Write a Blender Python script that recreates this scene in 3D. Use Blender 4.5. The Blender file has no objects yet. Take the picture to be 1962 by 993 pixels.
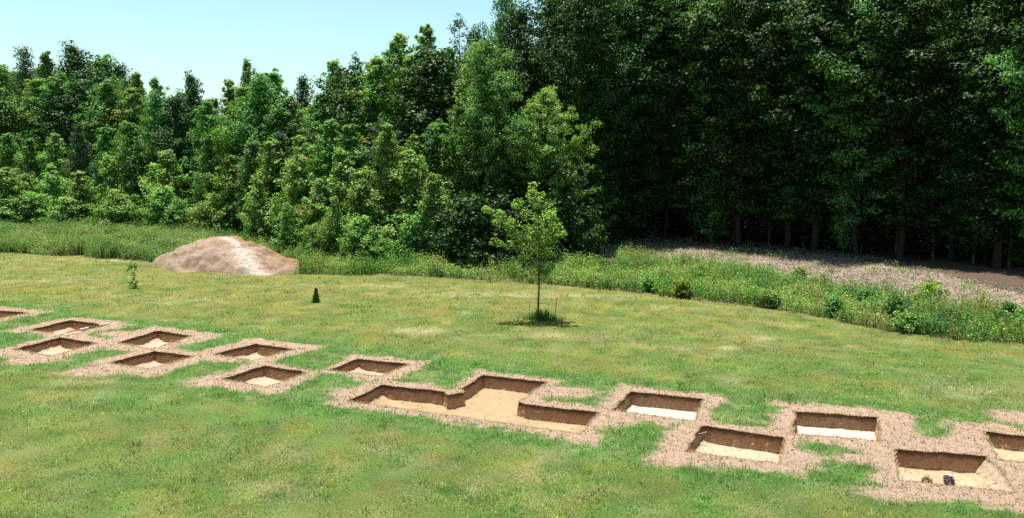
import bpy, math, random
import numpy as np
from mathutils import Vector, Matrix
from mathutils.geometry import delaunay_2d_cdt

R = math.radians
scene = bpy.context.scene
C = scene.collection

# ------------------------------------------------------------------ camera
FPX, PITCH, ROLL, CAMH = 1555.5, R(7.257), R(0.5), 5.37     # focal length in pixels of a 1962 wide frame
CX, CY = 981.0, 496.5
cu = np.array([0, math.sin(PITCH), math.cos(PITCH)])
cf = np.array([0, math.cos(PITCH), -math.sin(PITCH)])
cxv = np.array([1.0, 0, 0])
cr_ = math.cos(ROLL) * cxv + math.sin(ROLL) * cu
cu_ = -math.sin(ROLL) * cxv + math.cos(ROLL) * cu
cam_d = bpy.data.cameras.new('camera')
cam = bpy.data.objects.new('camera', cam_d)
C.objects.link(cam)
M = Matrix(((cr_[0], cu_[0], -cf[0], 0), (cr_[1], cu_[1], -cf[1], 0), (cr_[2], cu_[2], -cf[2], CAMH), (0, 0, 0, 1)))
cam.matrix_world = M
cam_d.sensor_width = 36
cam_d.lens = FPX / 1962 * 36
cam_d.clip_end = 3000
scene.camera = cam

# ------------------------------------------------------------------ sky, sun, exposure
SUN_DIR = Vector((-0.41, 0.60, 3.1)).normalized()
elev = math.asin(SUN_DIR.z)
az = math.atan2(SUN_DIR.x, SUN_DIR.y)
world = bpy.data.worlds.new('World')
scene.world = world
world.use_nodes = True
wn = world.node_tree
wn.nodes.clear()
sky = wn.nodes.new('ShaderNodeTexSky')
sky.sky_type = 'NISHITA'
sky.sun_disc = False
sky.sun_elevation = elev
sky.sun_rotation = az % (2 * math.pi)
sky.altitude = 100
sky.air_density = 1.0
sky.dust_density = 1.0
sky.ozone_density = 1.0
bg = wn.nodes.new('ShaderNodeBackground')
bg.inputs['Strength'].default_value = 0.082
wo = wn.nodes.new('ShaderNodeOutputWorld')
tintn = wn.nodes.new('ShaderNodeMix'); tintn.data_type = 'RGBA'; tintn.blend_type = 'MULTIPLY'
tintn.inputs[0].default_value = 1.0
tintn.inputs[7].default_value = (0.90, 1.07, 0.93, 1)
wn.links.new(sky.outputs[0], tintn.inputs[6])
wn.links.new(tintn.outputs[2], bg.inputs[0])
wn.links.new(bg.outputs[0], wo.inputs[0])
sun_d = bpy.data.lights.new('sun', 'SUN')
sun_d.energy = 4.8
sun_d.angle = R(0.53)
sun_d.color = (1.0, 0.965, 0.90)
sun = bpy.data.objects.new('sun', sun_d)
C.objects.link(sun)
sun.rotation_euler = SUN_DIR.to_track_quat('Z', 'Y').to_euler()
vs = scene.view_settings
vs.view_transform = 'Standard'
vs.look = 'None'
vs.gamma = 1
vs.use_curve_mapping = False
vs.exposure = 1.2
scene.cycles.max_bounces = 5
scene.cycles.diffuse_bounces = 2
scene.cycles.glossy_bounces = 1
scene.cycles.transmission_bounces = 3
scene.cycles.transparent_max_bounces = 4
scene.cycles.caustics_reflective = False
scene.cycles.caustics_refractive = False
scene.cycles.use_denoising = False
scene.cycles.use_adaptive_sampling = True
scene.cycles.adaptive_threshold = 0.02


# ------------------------------------------------------------------ picture <-> place
def raydir(px, py):
    x = (px - CX) / FPX
    y = -(py - CY) / FPX
    return cf + cr_ * x + cu_ * y


def G(px, py, z=0.0):
    """point of the ground seen at a pixel of the photograph"""
    d = raydir(px, py)
    t = (z - CAMH) / d[2]
    return np.array([d[0] * t, d[1] * t])


def at_depth(px, py, D):
    d = raydir(px, py)
    t = D / d[1]
    return d[0] * t, CAMH + d[2] * t


# ------------------------------------------------------------------ noise
def _hash(ix, iy, s):
    h = (ix.astype(np.int64) * 374761393 + iy.astype(np.int64) * 668265263 + s * 1442695041) & 0xFFFFFFFF
    h = ((h ^ (h >> 13)) * 1274126177) & 0xFFFFFFFF
    return ((h ^ (h >> 16)) & 0xFFFF) / 65535.0


def vnoise(x, y, s=0):
    x = np.asarray(x, float); y = np.asarray(y, float)
    ix = np.floor(x); iy = np.floor(y)
    fx = x - ix; fy = y - iy
    fx = fx * fx * (3 - 2 * fx); fy = fy * fy * (3 - 2 * fy)
    a = _hash(ix, iy, s); b = _hash(ix + 1, iy, s); c = _hash(ix, iy + 1, s); d = _hash(ix + 1, iy + 1, s)
    return (a * (1 - fx) + b * fx) * (1 - fy) + (c * (1 - fx) + d * fx) * fy


def fbm(x, y, s=0, o=4):
    v = 0; a = 0.5; t = 0
    for i in range(o):
        v = v + a * vnoise(x * 2 ** i + 17.3 * i, y * 2 ** i - 9.1 * i, s + i); t += a; a *= 0.55
    return v / t


def sstep(a, b, x):
    t = np.clip((x - a) / (b - a), 0, 1)
    return t * t * (3 - 2 * t)


def mix(a, b, t):
    t = np.asarray(t)[..., None]
    return np.asarray(a) * (1 - t) + np.asarray(b) * t


# ------------------------------------------------------------------ objects
def tag(o, label=None, cat=None, group=None, kind=None):
    if label: o['label'] = label
    if cat: o['category'] = cat
    if group: o['group'] = group
    if kind: o['kind'] = kind
    return o


def np_mesh(name, V, F, tint=None, smooth=False, attrs=None):
    V = np.asarray(V, np.float32); F = np.asarray(F, np.int32)
    me = bpy.data.meshes.new(name)
    n, k = F.shape
    me.vertices.add(len(V)); me.vertices.foreach_set('co', V.ravel())
    me.loops.add(n * k); me.loops.foreach_set('vertex_index', F.ravel())
    me.polygons.add(n); me.polygons.foreach_set('loop_start', np.arange(0, n * k, k, dtype=np.int32))
    me.update(calc_edges=True)
    if tint is not None:
        T = np.ones((len(V), 4), np.float32); T[:, :3] = tint
        a = me.attributes.new('tint', 'FLOAT_COLOR', 'POINT'); a.data.foreach_set('color', T.ravel())
    for nm, arr in (attrs or {}).items():
        if np.ndim(arr) == 1:
            a = me.attributes.new(nm, 'FLOAT', 'POINT'); a.data.foreach_set('value', np.asarray(arr, np.float32))
        else:
            T = np.ones((len(V), 4), np.float32); T[:, :3] = arr
            a = me.attributes.new(nm, 'FLOAT_COLOR', 'POINT'); a.data.foreach_set('color', T.ravel())
    me.polygons.foreach_set('use_smooth', np.full(n, smooth))
    return me


def link(name, me, mat=None, parent=None, loc=None):
    o = bpy.data.objects.new(name, me)
    if mat is not None and me is not None and len(me.materials) == 0: me.materials.append(mat)
    C.objects.link(o)
    if parent: o.parent = parent
    if loc is not None: o.location = loc
    return o


def empty(name, loc, rz=0):
    o = bpy.data.objects.new(name, None)
    o.empty_display_size = 0.3
    C.objects.link(o); o.location = loc; o.rotation_euler = (0, 0, rz)
    return o


# ------------------------------------------------------------------ materials
def mat_new(name):
    m = bpy.data.materials.new(name); m.use_nodes = True
    nt = m.node_tree; nt.nodes.clear()
    out = nt.nodes.new('ShaderNodeOutputMaterial')
    return m, nt, out


def N(nt, t, **kw):
    n = nt.nodes.new(t)
    for k, v in kw.items(): setattr(n, k, v)
    return n


def noise(nt, scale, detail=4, rough=0.6, vec=None, dist=0.0):
    n = N(nt, 'ShaderNodeTexNoise'); n.inputs['Scale'].default_value = scale
    n.inputs['Detail'].default_value = detail; n.inputs['Roughness'].default_value = rough
    n.inputs['Distortion'].default_value = dist
    if vec is not None: nt.links.new(vec, n.inputs['Vector'])
    return n.outputs['Fac']


def ramp(nt, fac, stops):
    r = N(nt, 'ShaderNodeValToRGB'); e = r.color_ramp.elements
    while len(e) < len(stops): e.new(0.5)
    for i, (p, c) in enumerate(stops):
        e[i].position = p; e[i].color = (*c, 1) if len(c) == 3 else c
    nt.links.new(fac, r.inputs[0])
    return r.outputs[0]


def mixc(nt, a, b, f, mode='MIX'):
    m = N(nt, 'ShaderNodeMix', data_type='RGBA', blend_type=mode)
    for s, v in ((0, f), (6, a), (7, b)):
        if isinstance(v, (float, int)): m.inputs[s].default_value = v
        elif isinstance(v, tuple): m.inputs[s].default_value = (*v, 1)
        else: nt.links.new(v, m.inputs[s])
    return m.outputs[2]


def math_(nt, op, a, b=0.0, c=None):
    m = N(nt, 'ShaderNodeMath', operation=op)
    for s, v in ((0, a), (1, b), (2, c)):
        if v is None: continue
        if isinstance(v, (float, int)): m.inputs[s].default_value = v
        else: nt.links.new(v, m.inputs[s])
    return m.outputs[0]


def leaf_mat(name, trans=0.38, rough=0.5, spec=0.22, vary=0.25, tcol=(0.9, 1.25, 0.35)):
    m, nt, out = mat_new(name)
    a = N(nt, 'ShaderNodeAttribute', attribute_name='tint')
    oi = N(nt, 'ShaderNodeObjectInfo')
    hsv = N(nt, 'ShaderNodeHueSaturation')
    nt.links.new(a.outputs['Color'], hsv.inputs['Color'])
    nt.links.new(math_(nt, 'MULTIPLY_ADD', oi.outputs['Random'], 0.035, 0.4825), hsv.inputs['Hue'])
    nt.links.new(math_(nt, 'MULTIPLY_ADD', oi.outputs['Random'], vary, 1 - vary / 2), hsv.inputs['Value'])
    p = N(nt, 'ShaderNodeBsdfPrincipled')
    nt.links.new(hsv.outputs[0], p.inputs['Base Color'])
    p.inputs['Roughness'].default_value = rough
    p.inputs['Specular IOR Level'].default_value = spec
    t = N(nt, 'ShaderNodeBsdfTranslucent')
    nt.links.new(mixc(nt, hsv.outputs[0], tcol, 1.0, 'MULTIPLY'), t.inputs['Color'])
    mx = N(nt, 'ShaderNodeMixShader'); mx.inputs[0].default_value = trans
    nt.links.new(p.outputs[0], mx.inputs[1]); nt.links.new(t.outputs[0], mx.inputs[2])
    nt.links.new(mx.outputs[0], out.inputs[0])
    return m


def simple_mat(name, col, rough=0.9, scale=8, amount=0.35, bump=0.3, spec=0.2, metallic=0):
    m, nt, out = mat_new(name)
    tc = N(nt, 'ShaderNodeTexCoord')
    f = noise(nt, scale, 5, 0.65, tc.outputs['Object'])
    dark = tuple(c * (1 - amount) for c in col); lite = tuple(min(1, c * (1 + amount)) for c in col)
    c = ramp(nt, f, [(0.3, dark), (0.7, lite)])
    p = N(nt, 'ShaderNodeBsdfPrincipled')
    nt.links.new(c, p.inputs['Base Color']); p.inputs['Roughness'].default_value = rough
    p.inputs['Specular IOR Level'].default_value = spec
    b = N(nt, 'ShaderNodeBump'); b.inputs['Strength'].default_value = bump; b.inputs['Distance'].default_value = 0.02
    nt.links.new(noise(nt, scale * 3, 5, 0.7, tc.outputs['Object']), b.inputs['Height'])
    nt.links.new(b.outputs[0], p.inputs['Normal'])
    nt.links.new(p.outputs[0], out.inputs[0])
    return m


M_LEAF = leaf_mat('broadleaf')
M_LEAF_DARK = leaf_mat('dark_broadleaf', trans=0.2, spec=0.16, rough=0.5)
M_NEEDLE = leaf_mat('pine_needles', trans=0.12, spec=0.3, rough=0.5)
M_BLADE = leaf_mat('grass_blades', trans=0.35, rough=0.6, spec=0.15, vary=0.0)
M_BARK = simple_mat('bark', (0.115, 0.085, 0.06), scale=14, amount=0.5)
M_BARK_SHADED = simple_mat('shaded_bark', (0.032, 0.026, 0.02), scale=14, amount=0.5)  # bark colour darkened to stand for the shade within the woods
M_BARK_GREY = simple_mat('grey_bark', (0.20, 0.17, 0.14), scale=14, amount=0.4)
M_TWIG = simple_mat('twig', (0.30, 0.24, 0.18), scale=20, amount=0.3)

# ------------------------------------------------------------------ the dig: pit corners on the lawn
TH = R(-22.72)
EU = np.array([math.cos(TH), math.sin(TH)]); EN = np.array([-math.sin(TH), math.cos(TH)])
UNIT = 1.524


def quad_pit(bl, br, fl=None, fr=None):
    BL = G(*bl); BR = G(*br)
    FL = G(*fl) if fl else BL - EN * UNIT
    FR = G(*fr) if fr else BR + FL - BL
    return [BL, FL, FR, BR]          # counter-clockwise seen from above


PITS = [
    ('p0', quad_pit((-14, 594), (56, 600)), 'tan', 0.28, 'dug pit at the left frame edge with only its last corner showing'),
    ('p1', quad_pit((134, 614), (207, 623), (54, 633)), 'tan', 0.28, 'dug square pit with the red and white pole along its rim'),
    ('p2', quad_pit((115, 647), (188, 658), (24, 670)), 'cream', 0.29, 'dug square pit just in front of the pit with the pole'),
    ('p3', quad_pit((302, 634), (369, 644), (223.5, 657.5)), 'cream', 0.3, 'dug square pit in the back row, first one right of the pole pit'),
    ('p4', quad_pit((296, 673), (373, 683), (206, 696)), 'tan', 0.3, 'dug pit in the front row with a wide straw apron at its left corner'),
    ('p5', quad_pit((491, 659), (566, 670), (407, 679)), 'cream', 0.3, 'dug square pit in the back row straight below the small cedar seedling'),
    ('p6', quad_pit((506, 701), (591, 714), (424, 727)), 'cream', 0.3, 'dug square pit in the front row next to the left end of the trench'),
    ('p7', quad_pit((686.5, 688), (786, 698), (627, 710)), 'cream', 0.29, 'dug square pit directly behind the left end of the joined trench'),
    ('p11', quad_pit((1207, 750), (1348, 764.4), (1172, 786), (1331, 808)), 'white', 0.31, 'square pit with a nearly white floor just right of the joined trench'),
    ('p12', quad_pit((1342.5, 815.6), (1503, 838.5), (1312, 866), (1494, 889)), 'cream', 0.33, 'square pit with a root curling out of its shaded left wall'),
    ('p13', quad_pit((1523, 788), (1683, 800), (1519, 831), (1685, 845)), 'white', 0.3, 'square pit with pale floor between the root pit and the pit holding rocks'),
    ('p14', quad_pit((1713, 861), (1893, 874), (1722, 920), (1950, 944)), 'peach', 0.33, 'large nearest pit holding two dark clods on its orange tinted floor'),
    ('p15', quad_pit((1884, 827), (2060, 848), (1912, 880)), 'peach', 0.3, 'dug pit cut off by the right frame edge behind the rock pit'),
]
TRENCH = [G(*p) for p in ((731, 737.5), (666, 769), (790, 786), (955, 810), (1112, 832), (1150, 790.8), (1006, 774.7), (993, 770.6),
                          (1049, 732.8), (924.5, 718.7), (883, 745.5), (888, 752.6), (857, 758), (852, 750.6))]
OUT = [p[1] for p in PITS] + [TRENCH]


def seg_dist(P, a, b):
    ab = b - a; t = np.clip(((P - a) @ ab) / (ab @ ab), 0, 1)
    return np.linalg.norm(P - (a + t[:, None] * ab), axis=1)


def inside(P, poly):
    n = len(poly); r = np.zeros(len(P), bool)
    for i in range(n):
        x1, y1 = poly[i]; x2, y2 = poly[(i + 1) % n]
        if y1 == y2: continue
        c = ((P[:, 1] > y1) != (P[:, 1] > y2)) & (P[:, 0] < (x2 - x1) * (P[:, 1] - y1) / (y2 - y1) + x1)
        r ^= c
    return r


def pit_sdf(P):
    d = np.full(len(P), 1e9)
    for poly in OUT:
        c = np.mean(poly, axis=0); near = np.linalg.norm(P - c, axis=1) < 8
        if not near.any(): continue
        Q = P[near]
        q = np.min([seg_dist(Q, poly[i], poly[(i + 1) % len(poly)]) for i in range(len(poly))], axis=0)
        q = np.where(inside(Q, poly), -q, q)
        d[near] = np.minimum(d[near], q)
    return d


def square_sdf(P):
    """distance with square corners in the dig's own grid, for the trampled border"""
    d = np.full(len(P), 1e9)
    U = P @ EU; V = P @ EN
    near = (P[:, 1] > 8) & (P[:, 1] < 34) & (P[:, 0] < 16)
    if near.any(): d[near] = pit_sdf(P[near])
    for poly in OUT[:-1] + [TRENCH[:3] + [TRENCH[-1]], TRENCH[7:11], TRENCH[3:7]]:
        u = [p @ EU for p in poly]; v = [p @ EN for p in poly]
        dd = np.maximum(np.maximum(min(u) - U, U - max(u)), np.maximum(min(v) - V, V - max(v)))
        d = np.minimum(d, dd)
    return d


def curve_px(pts):
    w = np.array([G(*p) for p in pts]); i = np.argsort(w[:, 0]); w = w[i]
    return lambda X: np.interp(X, w[:, 0], w[:, 1])


Y_LAWN = curve_px([(-60, 478), (28, 486), (150, 492), (300, 504), (380, 520), (520, 528), (580, 528), (760, 529), (900, 538), (1010, 544), (1100, 550),
                   (1230, 563), (1400, 582), (1560, 607), (1700, 637), (1830, 652), (1962, 661), (2100, 668)])
Y_WEED = curve_px([(1120, 488), (1180, 488), (1250, 499), (1400, 523), (1560, 547), (1700, 576), (1830, 594), (1962, 611), (2100, 630)])
Y_CHIP = curve_px([(1130, 460), (1300, 465), (1500, 484), (1640, 500), (1800, 525), (1962, 566), (2100, 590)])
EDGE_X = [-40, 0, 300, 430, 490, 560, 700, 850, 950, 1060, 1130]
EDGE_D = [58, 57, 54, 50, 45.5, 41, 38.6, 37.6, 36.6, 37.8, 50]


def edge_depth(px):
    return np.interp(px, EDGE_X, EDGE_D)


# ground fields ------------------------------------------------------
def fields(P):
    X, Y = P[:, 0], P[:, 1]
    sd = square_sdf(P)
    jag = (fbm(X * 1.6, Y * 1.6, 5) - 0.5) * 0.55 + (fbm(X * 7, Y * 7, 8, 3) - 0.5) * 0.46
    width = 0.37 + 0.30 * (vnoise(X * 0.35, Y * 0.35, 3) - 0.4) + 0.16 * sstep(4, 9, X)
    bare = 1 - sstep(width - 0.30, width + 0.26, sd + jag)
    for px, py, rx, ry in ((190, 712, .8, .5), (395, 733, .6, .4), (690, 752, .7, .5), (1085, 752, .8, .5), (1175, 800, .6, .5), (1290, 880, .5, .4), (1520, 880, .6, .5),
                           (1640, 830, .9, .6), (1660, 880, .6, .3), (1850, 850, .8, .4), (1780, 945, 1.2, .3), (1950, 800, .6, .5), (60, 690, .8, .4), (230, 640, .6, .4)):
        c = G(px, py)
        bare = np.maximum(bare, np.clip(1.25 * np.exp(-(((X - c[0]) / rx) ** 2 + ((Y - c[1]) / ry) ** 2)) + jag * 1.2, 0, 1) * (np.hypot(X - c[0], Y - c[1]) < 2.2))
    # small gaps in the straw between two pits stay green only where wide enough
    lawn = 1 - sstep(-0.35, 0.35, Y - Y_LAWN(X) + (fbm(X * 1.3, Y * 1.3, 11) - 0.5) * 1.3)
    chip = ((X > 4.2) * sstep(-0.7, 0.7, Y - Y_WEED(X) + (fbm(X * .8, Y * .8, 12) - 0.5) * 2.2))
    litter = (X > 4.2) * sstep(-0.6, 0.6, Y - Y_CHIP(X) + (fbm(X * .8, Y * .8, 14) - 0.5) * 1.6)
    return sd, bare, lawn, chip, litter


LUSH = (0.072, 0.160, 0.030); MID = (0.130, 0.170, 0.034); YEL = (0.210, 0.188, 0.044); RUST = (0.205, 0.150, 0.050)


def lawn_colour(P, sd, bare):
    X, Y = P[:, 0], P[:, 1]
    far = sstep(17, 33, Y)
    lush = 0.50 - 0.40 * far + 0.42 * (fbm(X * .8, Y * 1.1, 21) - 0.5) * 2
    lush = lush + 0.75 * (1 - sstep(0.5, 1.5, sd)) * (sd > 0)
    lush = np.clip(lush + (fbm(X * 3, Y * 3, 23) - .5) * 1.3, 0, 1)
    col = mix(mix(YEL, MID, sstep(0.0, 0.35, lush)), LUSH, sstep(0.35, 0.9, lush))
    rust = sstep(0.60, 0.78, fbm(X * .5 + 7, Y * .8, 27)) * 0.5
    col = mix(col, RUST, np.clip(rust - (sd < 1.2) * .4, 0, 1))
    dry = sstep(0.66, 0.80, fbm(X * .55 + 3, Y * 1.5, 31, 5)) * 0.4
    # mown, sun bleached streaks
    for px, py, rx, ry in ((1090, 643, 2.2, .5), (793, 634, 1.2, .5), (1000, 566, 5, .7), (700, 548, 3, .5), (1455, 648, .4, .8), (210, 500, 4, .5),
                           (1860, 745, 1.0, .8), (560, 935, .5, .25), (60, 540, 2, .6), (330, 575, 1.5, .8), (1380, 668, 2, .4)):
        c = G(px, py)
        dry = np.maximum(dry, 0.8 * np.exp(-(((X - c[0]) / rx) ** 2 + ((Y - c[1]) / ry) ** 2)) * (0.45 + fbm(X * 5, Y * 5, 33)))
    dry = dry * sstep(.35, .65, fbm(X * 7, Y * 9, 35, 3)) * 1.2
    col = mix(col, (0.36, 0.30, 0.17), np.clip(dry, 0, 0.75))
    pale = sstep(.50, .72, fbm(X * 2.6 + 9, Y * 3.4, 38, 4)) * .38
    col = mix(col, (0.25, 0.25, 0.125), pale)
    tuss = sstep(.56, .72, fbm(X * 3.2 + 2, Y * 3.6, 39, 3)) * .6
    col = mix(col, (0.045, 0.115, 0.022), tuss * (1 - pale))
    col = col * (0.55 + .9 * fbm(X * 5, Y * 5, 37, 3))[:, None] * 1.24
    return col


rng = np.random.default_rng(11)


# ------------------------------------------------------------------ ground sheet with the pits cut out
def ragged_outline(poly, seed):
    r = np.random.default_rng(seed)
    pts = []; corner = []
    n = len(poly)
    for i in range(n):
        a = np.array(poly[i]); b = np.array(poly[(i + 1) % n])
        L = np.linalg.norm(b - a); k = max(2, int(L / 0.07))
        nrm = np.array([-(b - a)[1], (b - a)[0]]) / L
        w = r.normal(0, 1, k)
        w = np.convolve(w, [.25, .5, .25], 'same') * 0.022
        corner.append(len(pts))
        for j in range(k):
            t = j / k
            off = 0 if j == 0 else w[j] + 0.014 * math.sin(t * 9 + seed) * math.sin(t * math.pi)
            pts.append(a + (b - a) * t + nrm * off)
    return np.array(pts), corner


RAG = [ragged_outline(p, 40 + i) for i, p in enumerate(OUT)]


def build_ground():
    def grid(x0, x1, y0, y1, s, jit=0.3):
        gx, gy = np.meshgrid(np.arange(x0, x1, s), np.arange(y0, y1, s))
        p = np.stack([gx.ravel(), gy.ravel()], 1)
        return p + rng.uniform(-jit, jit, p.shape) * s
    P1 = grid(-24, 16, 8, 34, 0.13)
    s = pit_sdf(P1); P1 = P1[(s > 0.05) & (s < 1.0)]
    P2 = grid(-42, 34, 5, 62, 0.45)
    s = pit_sdf(P2); P2 = P2[(s > 1.0)]
    P3 = grid(-130, 130, -40, 170, 5)
    P3 = P3[~((P3[:, 0] > -43) & (P3[:, 0] < 35) & (P3[:, 1] > 4) & (P3[:, 1] < 63))]
    P4 = grid(-1200, 1200, -900, 1500, 90)
    P4 = P4[~((abs(P4[:, 0]) < 140) & (P4[:, 1] > -60) & (P4[:, 1] < 190))]
    verts = []; edges = []
    for pts, _ in RAG:
        b = len(verts); verts += [tuple(p) for p in pts]
        edges += [(b + i, b + (i + 1) % len(pts)) for i in range(len(pts))]
    for p in (P1, P2, P3, P4): verts += [tuple(q) for q in p]
    v, e, f, *_ = delaunay_2d_cdt([Vector(q) for q in verts], edges, [], 0, 1e-5)
    V = np.array([(q.x, q.y) for q in v]); F = np.array([list(t) for t in f])
    cen = V[F].mean(1)
    keep = np.ones(len(F), bool)
    for (pts, _) in RAG:
        c = pts.mean(0); near = np.where(np.linalg.norm(cen - c, axis=1) < 6)[0]
        keep[near[inside(cen[near], pts)]] = False
    F = F[keep]
    a = V[F[:, 1]] - V[F[:, 0]]; b = V[F[:, 2]] - V[F[:, 0]]
    flip = (a[:, 0] * b[:, 1] - a[:, 1] * b[:, 0]) < 0
    F[flip] = F[flip][:, ::-1]
    sd, bare, lawn, chip, litter = fields(V)
    d = pit_sdf(V)
    z = (fbm(V[:, 0] * .9, V[:, 1] * .9, 61) - .5) * 0.10 * sstep(0.1, 2.0, d) + (vnoise(V[:, 0] * 5, V[:, 1] * 5, 62) - .5) * 0.03 * sstep(0.02, .3, d)
    z += chip * (fbm(V[:, 0] * .7, V[:, 1] * .7, 65) - .4) * 0.25
    col = lawn_colour(V, sd, bare)
    me = np_mesh('ground', np.column_stack([V, z]), F, tint=col * 0.8, smooth=True, attrs={'mask': np.stack([bare, lawn, chip], 1), 'litter': litter})
    # material
    m, nt, out = mat_new('ground_cover')
    tc = N(nt, 'ShaderNodeTexCoord').outputs['Object']
    tint = N(nt, 'ShaderNodeAttribute', attribute_name='tint').outputs['Color']
    mk = N(nt, 'ShaderNodeSeparateColor'); nt.links.new(N(nt, 'ShaderNodeAttribute', attribute_name='mask').outputs['Color'], mk.inputs[0])
    lit = N(nt, 'ShaderNodeAttribute', attribute_name='litter').outputs['Fac']
    fine = noise(nt, 38, 4, 0.7, tc); mid = noise(nt, 6, 4, 0.65, tc)
    g = mixc(nt, tint, (0.03, 0.035, 0.012), ramp(nt, fine, [(0.38, (0, 0, 0)), (0.66, (0.85, 0.85, 0.85))]))
    g = mixc(nt, g, (0.30, 0.26, 0.12), ramp(nt, noise(nt, 60, 3, 0.7, tc), [(0.58, (0, 0, 0)), (0.75, (0.6, 0.6, 0.6))]))
    mp = N(nt, 'ShaderNodeMapping'); mp.inputs['Rotation'].default_value = (0, 0, 0.5); mp.inputs['Scale'].default_value = (1, 3, 1)
    nt.links.new(tc, mp.inputs[0])
    sf = noise(nt, 22, 5, 0.75, mp.outputs[0], 1.5)
    straw = ramp(nt, sf, [(0.28, (0.11, 0.066, 0.046)), (0.45, (0.29, 0.195, 0.145)), (0.6, (0.40, 0.285, 0.215)), (0.8, (0.48, 0.375, 0.285))])
    straw = mixc(nt, straw, (0.20, 0.13, 0.085), ramp(nt, mid, [(0.42, (0, 0, 0)), (0.66, (0.75, 0.75, 0.75))]))

    def thr(src, k=0.45):
        a = math_(nt, 'ADD', src, math_(nt, 'MULTIPLY', math_(nt, 'SUBTRACT', fine, 0.5), k))
        return math_(nt, 'SMOOTH_MIN', math_(nt, 'MAXIMUM', math_(nt, 'MULTIPLY_ADD', a, 2.2, -0.6), 0.0), 1.0, 0.05)
    c = mixc(nt, g, straw, thr(mk.outputs[0], 0.7))
    soil = ramp(nt, mid, [(0.3, (0.06, 0.055, 0.025)), (0.7, (0.16, 0.14, 0.06))])
    inv = math_(nt, 'SUBTRACT', 1.0, mk.outputs[1])
    c = mixc(nt, c, soil, thr(inv))
    chipc = ramp(nt, noise(nt, 30, 5, 0.8, tc, 0.8), [(0.3, (0.08, 0.055, 0.045)), (0.46, (0.21, 0.155, 0.13)), (0.62, (0.30, 0.235, 0.205)), (0.8, (0.39, 0.33, 0.29))])
    c = mixc(nt, c, chipc, thr(mk.outputs[2]))
    litc = ramp(nt, noise(nt, 18, 5, 0.8, tc, 0.5), [(0.35, (0.035, 0.022, 0.014)), (0.6, (0.11, 0.078, 0.055)), (0.75, (0.20, 0.155, 0.12))])
    c = mixc(nt, c, litc, thr(lit))
    p = N(nt, 'ShaderNodeBsdfPrincipled'); nt.links.new(c, p.inputs['Base Color'])
    p.inputs['Roughness'].default_value = 0.95; p.inputs['Specular IOR Level'].default_value = 0.1
    b = N(nt, 'ShaderNodeBump'); b.inputs['Strength'].default_value = 0.8; b.inputs['Distance'].default_value = 0.03
    nt.links.new(sf, b.inputs['Height']); nt.links.new(b.outputs[0], p.inputs['Normal'])
    nt.links.new(p.outputs[0], out.inputs[0])
    o = link('ground', me, m)
    tag(o, 'mown lawn with patches of bare trampled straw and woodland edge', 'ground', kind='structure')


build_ground()

def leaf_quads(cen, nrm, size, col, rnd, asp=0.72):
    """one folded rhombic leaf per centre"""
    n = len(cen)
    nrm = nrm / (np.linalg.norm(nrm, axis=1)[:, None] + 1e-9)
    a = rnd.normal(0, 1, (n, 3)); a -= (a * nrm).sum(1)[:, None] * nrm
    a /= np.linalg.norm(a, axis=1)[:, None] + 1e-9
    b = np.cross(nrm, a)
    s = size[:, None]
    V = np.stack([cen - a * s * .5, cen + b * s * asp * .5 + nrm * s * .10 + a * s * .05, cen + a * s * .5 - nrm * s * .08, cen - b * s * asp * .5 + nrm * s * .10 + a * s * .05], 1)
    F = (np.arange(n) * 4)[:, None] + np.array([0, 1, 2, 3])
    return V.reshape(-1, 3), F, np.repeat(col, 4, axis=0)


# ------------------------------------------------------------------ pits
def soil_wall_mat():
    m, nt, out = mat_new('cut_soil_wall')
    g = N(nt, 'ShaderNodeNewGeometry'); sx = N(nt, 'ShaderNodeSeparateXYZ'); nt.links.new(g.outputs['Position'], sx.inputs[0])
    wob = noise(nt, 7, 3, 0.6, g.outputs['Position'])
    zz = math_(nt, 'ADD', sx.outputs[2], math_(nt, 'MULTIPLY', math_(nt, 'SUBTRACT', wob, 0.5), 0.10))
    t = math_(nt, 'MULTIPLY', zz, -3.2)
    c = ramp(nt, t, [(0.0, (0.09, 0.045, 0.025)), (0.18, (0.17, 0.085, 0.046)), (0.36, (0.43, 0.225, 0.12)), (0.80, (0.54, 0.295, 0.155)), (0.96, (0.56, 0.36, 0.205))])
    mpp = N(nt, 'ShaderNodeMapping'); mpp.inputs['Scale'].default_value = (1, 1, 0.18); nt.links.new(g.outputs['Position'], mpp.inputs[0])
    st = noise(nt, 30, 5, 0.7, mpp.outputs[0])
    c = mixc(nt, c, (0.05, 0.025, 0.015), math_(nt, 'MULTIPLY', math_(nt, 'SUBTRACT', st, 0.35), 1.1))
    p = N(nt, 'ShaderNodeBsdfPrincipled'); nt.links.new(c, p.inputs['Base Color'])
    p.inputs['Roughness'].default_value = 0.95; p.inputs['Specular IOR Level'].default_value = 0.1
    b = N(nt, 'ShaderNodeBump'); b.inputs['Strength'].default_value = 0.9; b.inputs['Distance'].default_value = 0.03
    nt.links.new(noise(nt, 24, 5, 0.75, g.outputs['Position']), b.inputs['Height']); nt.links.new(b.outputs[0], p.inputs['Normal'])
    nt.links.new(p.outputs[0], out.inputs[0])
    return m


M_WALL = soil_wall_mat()


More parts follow.
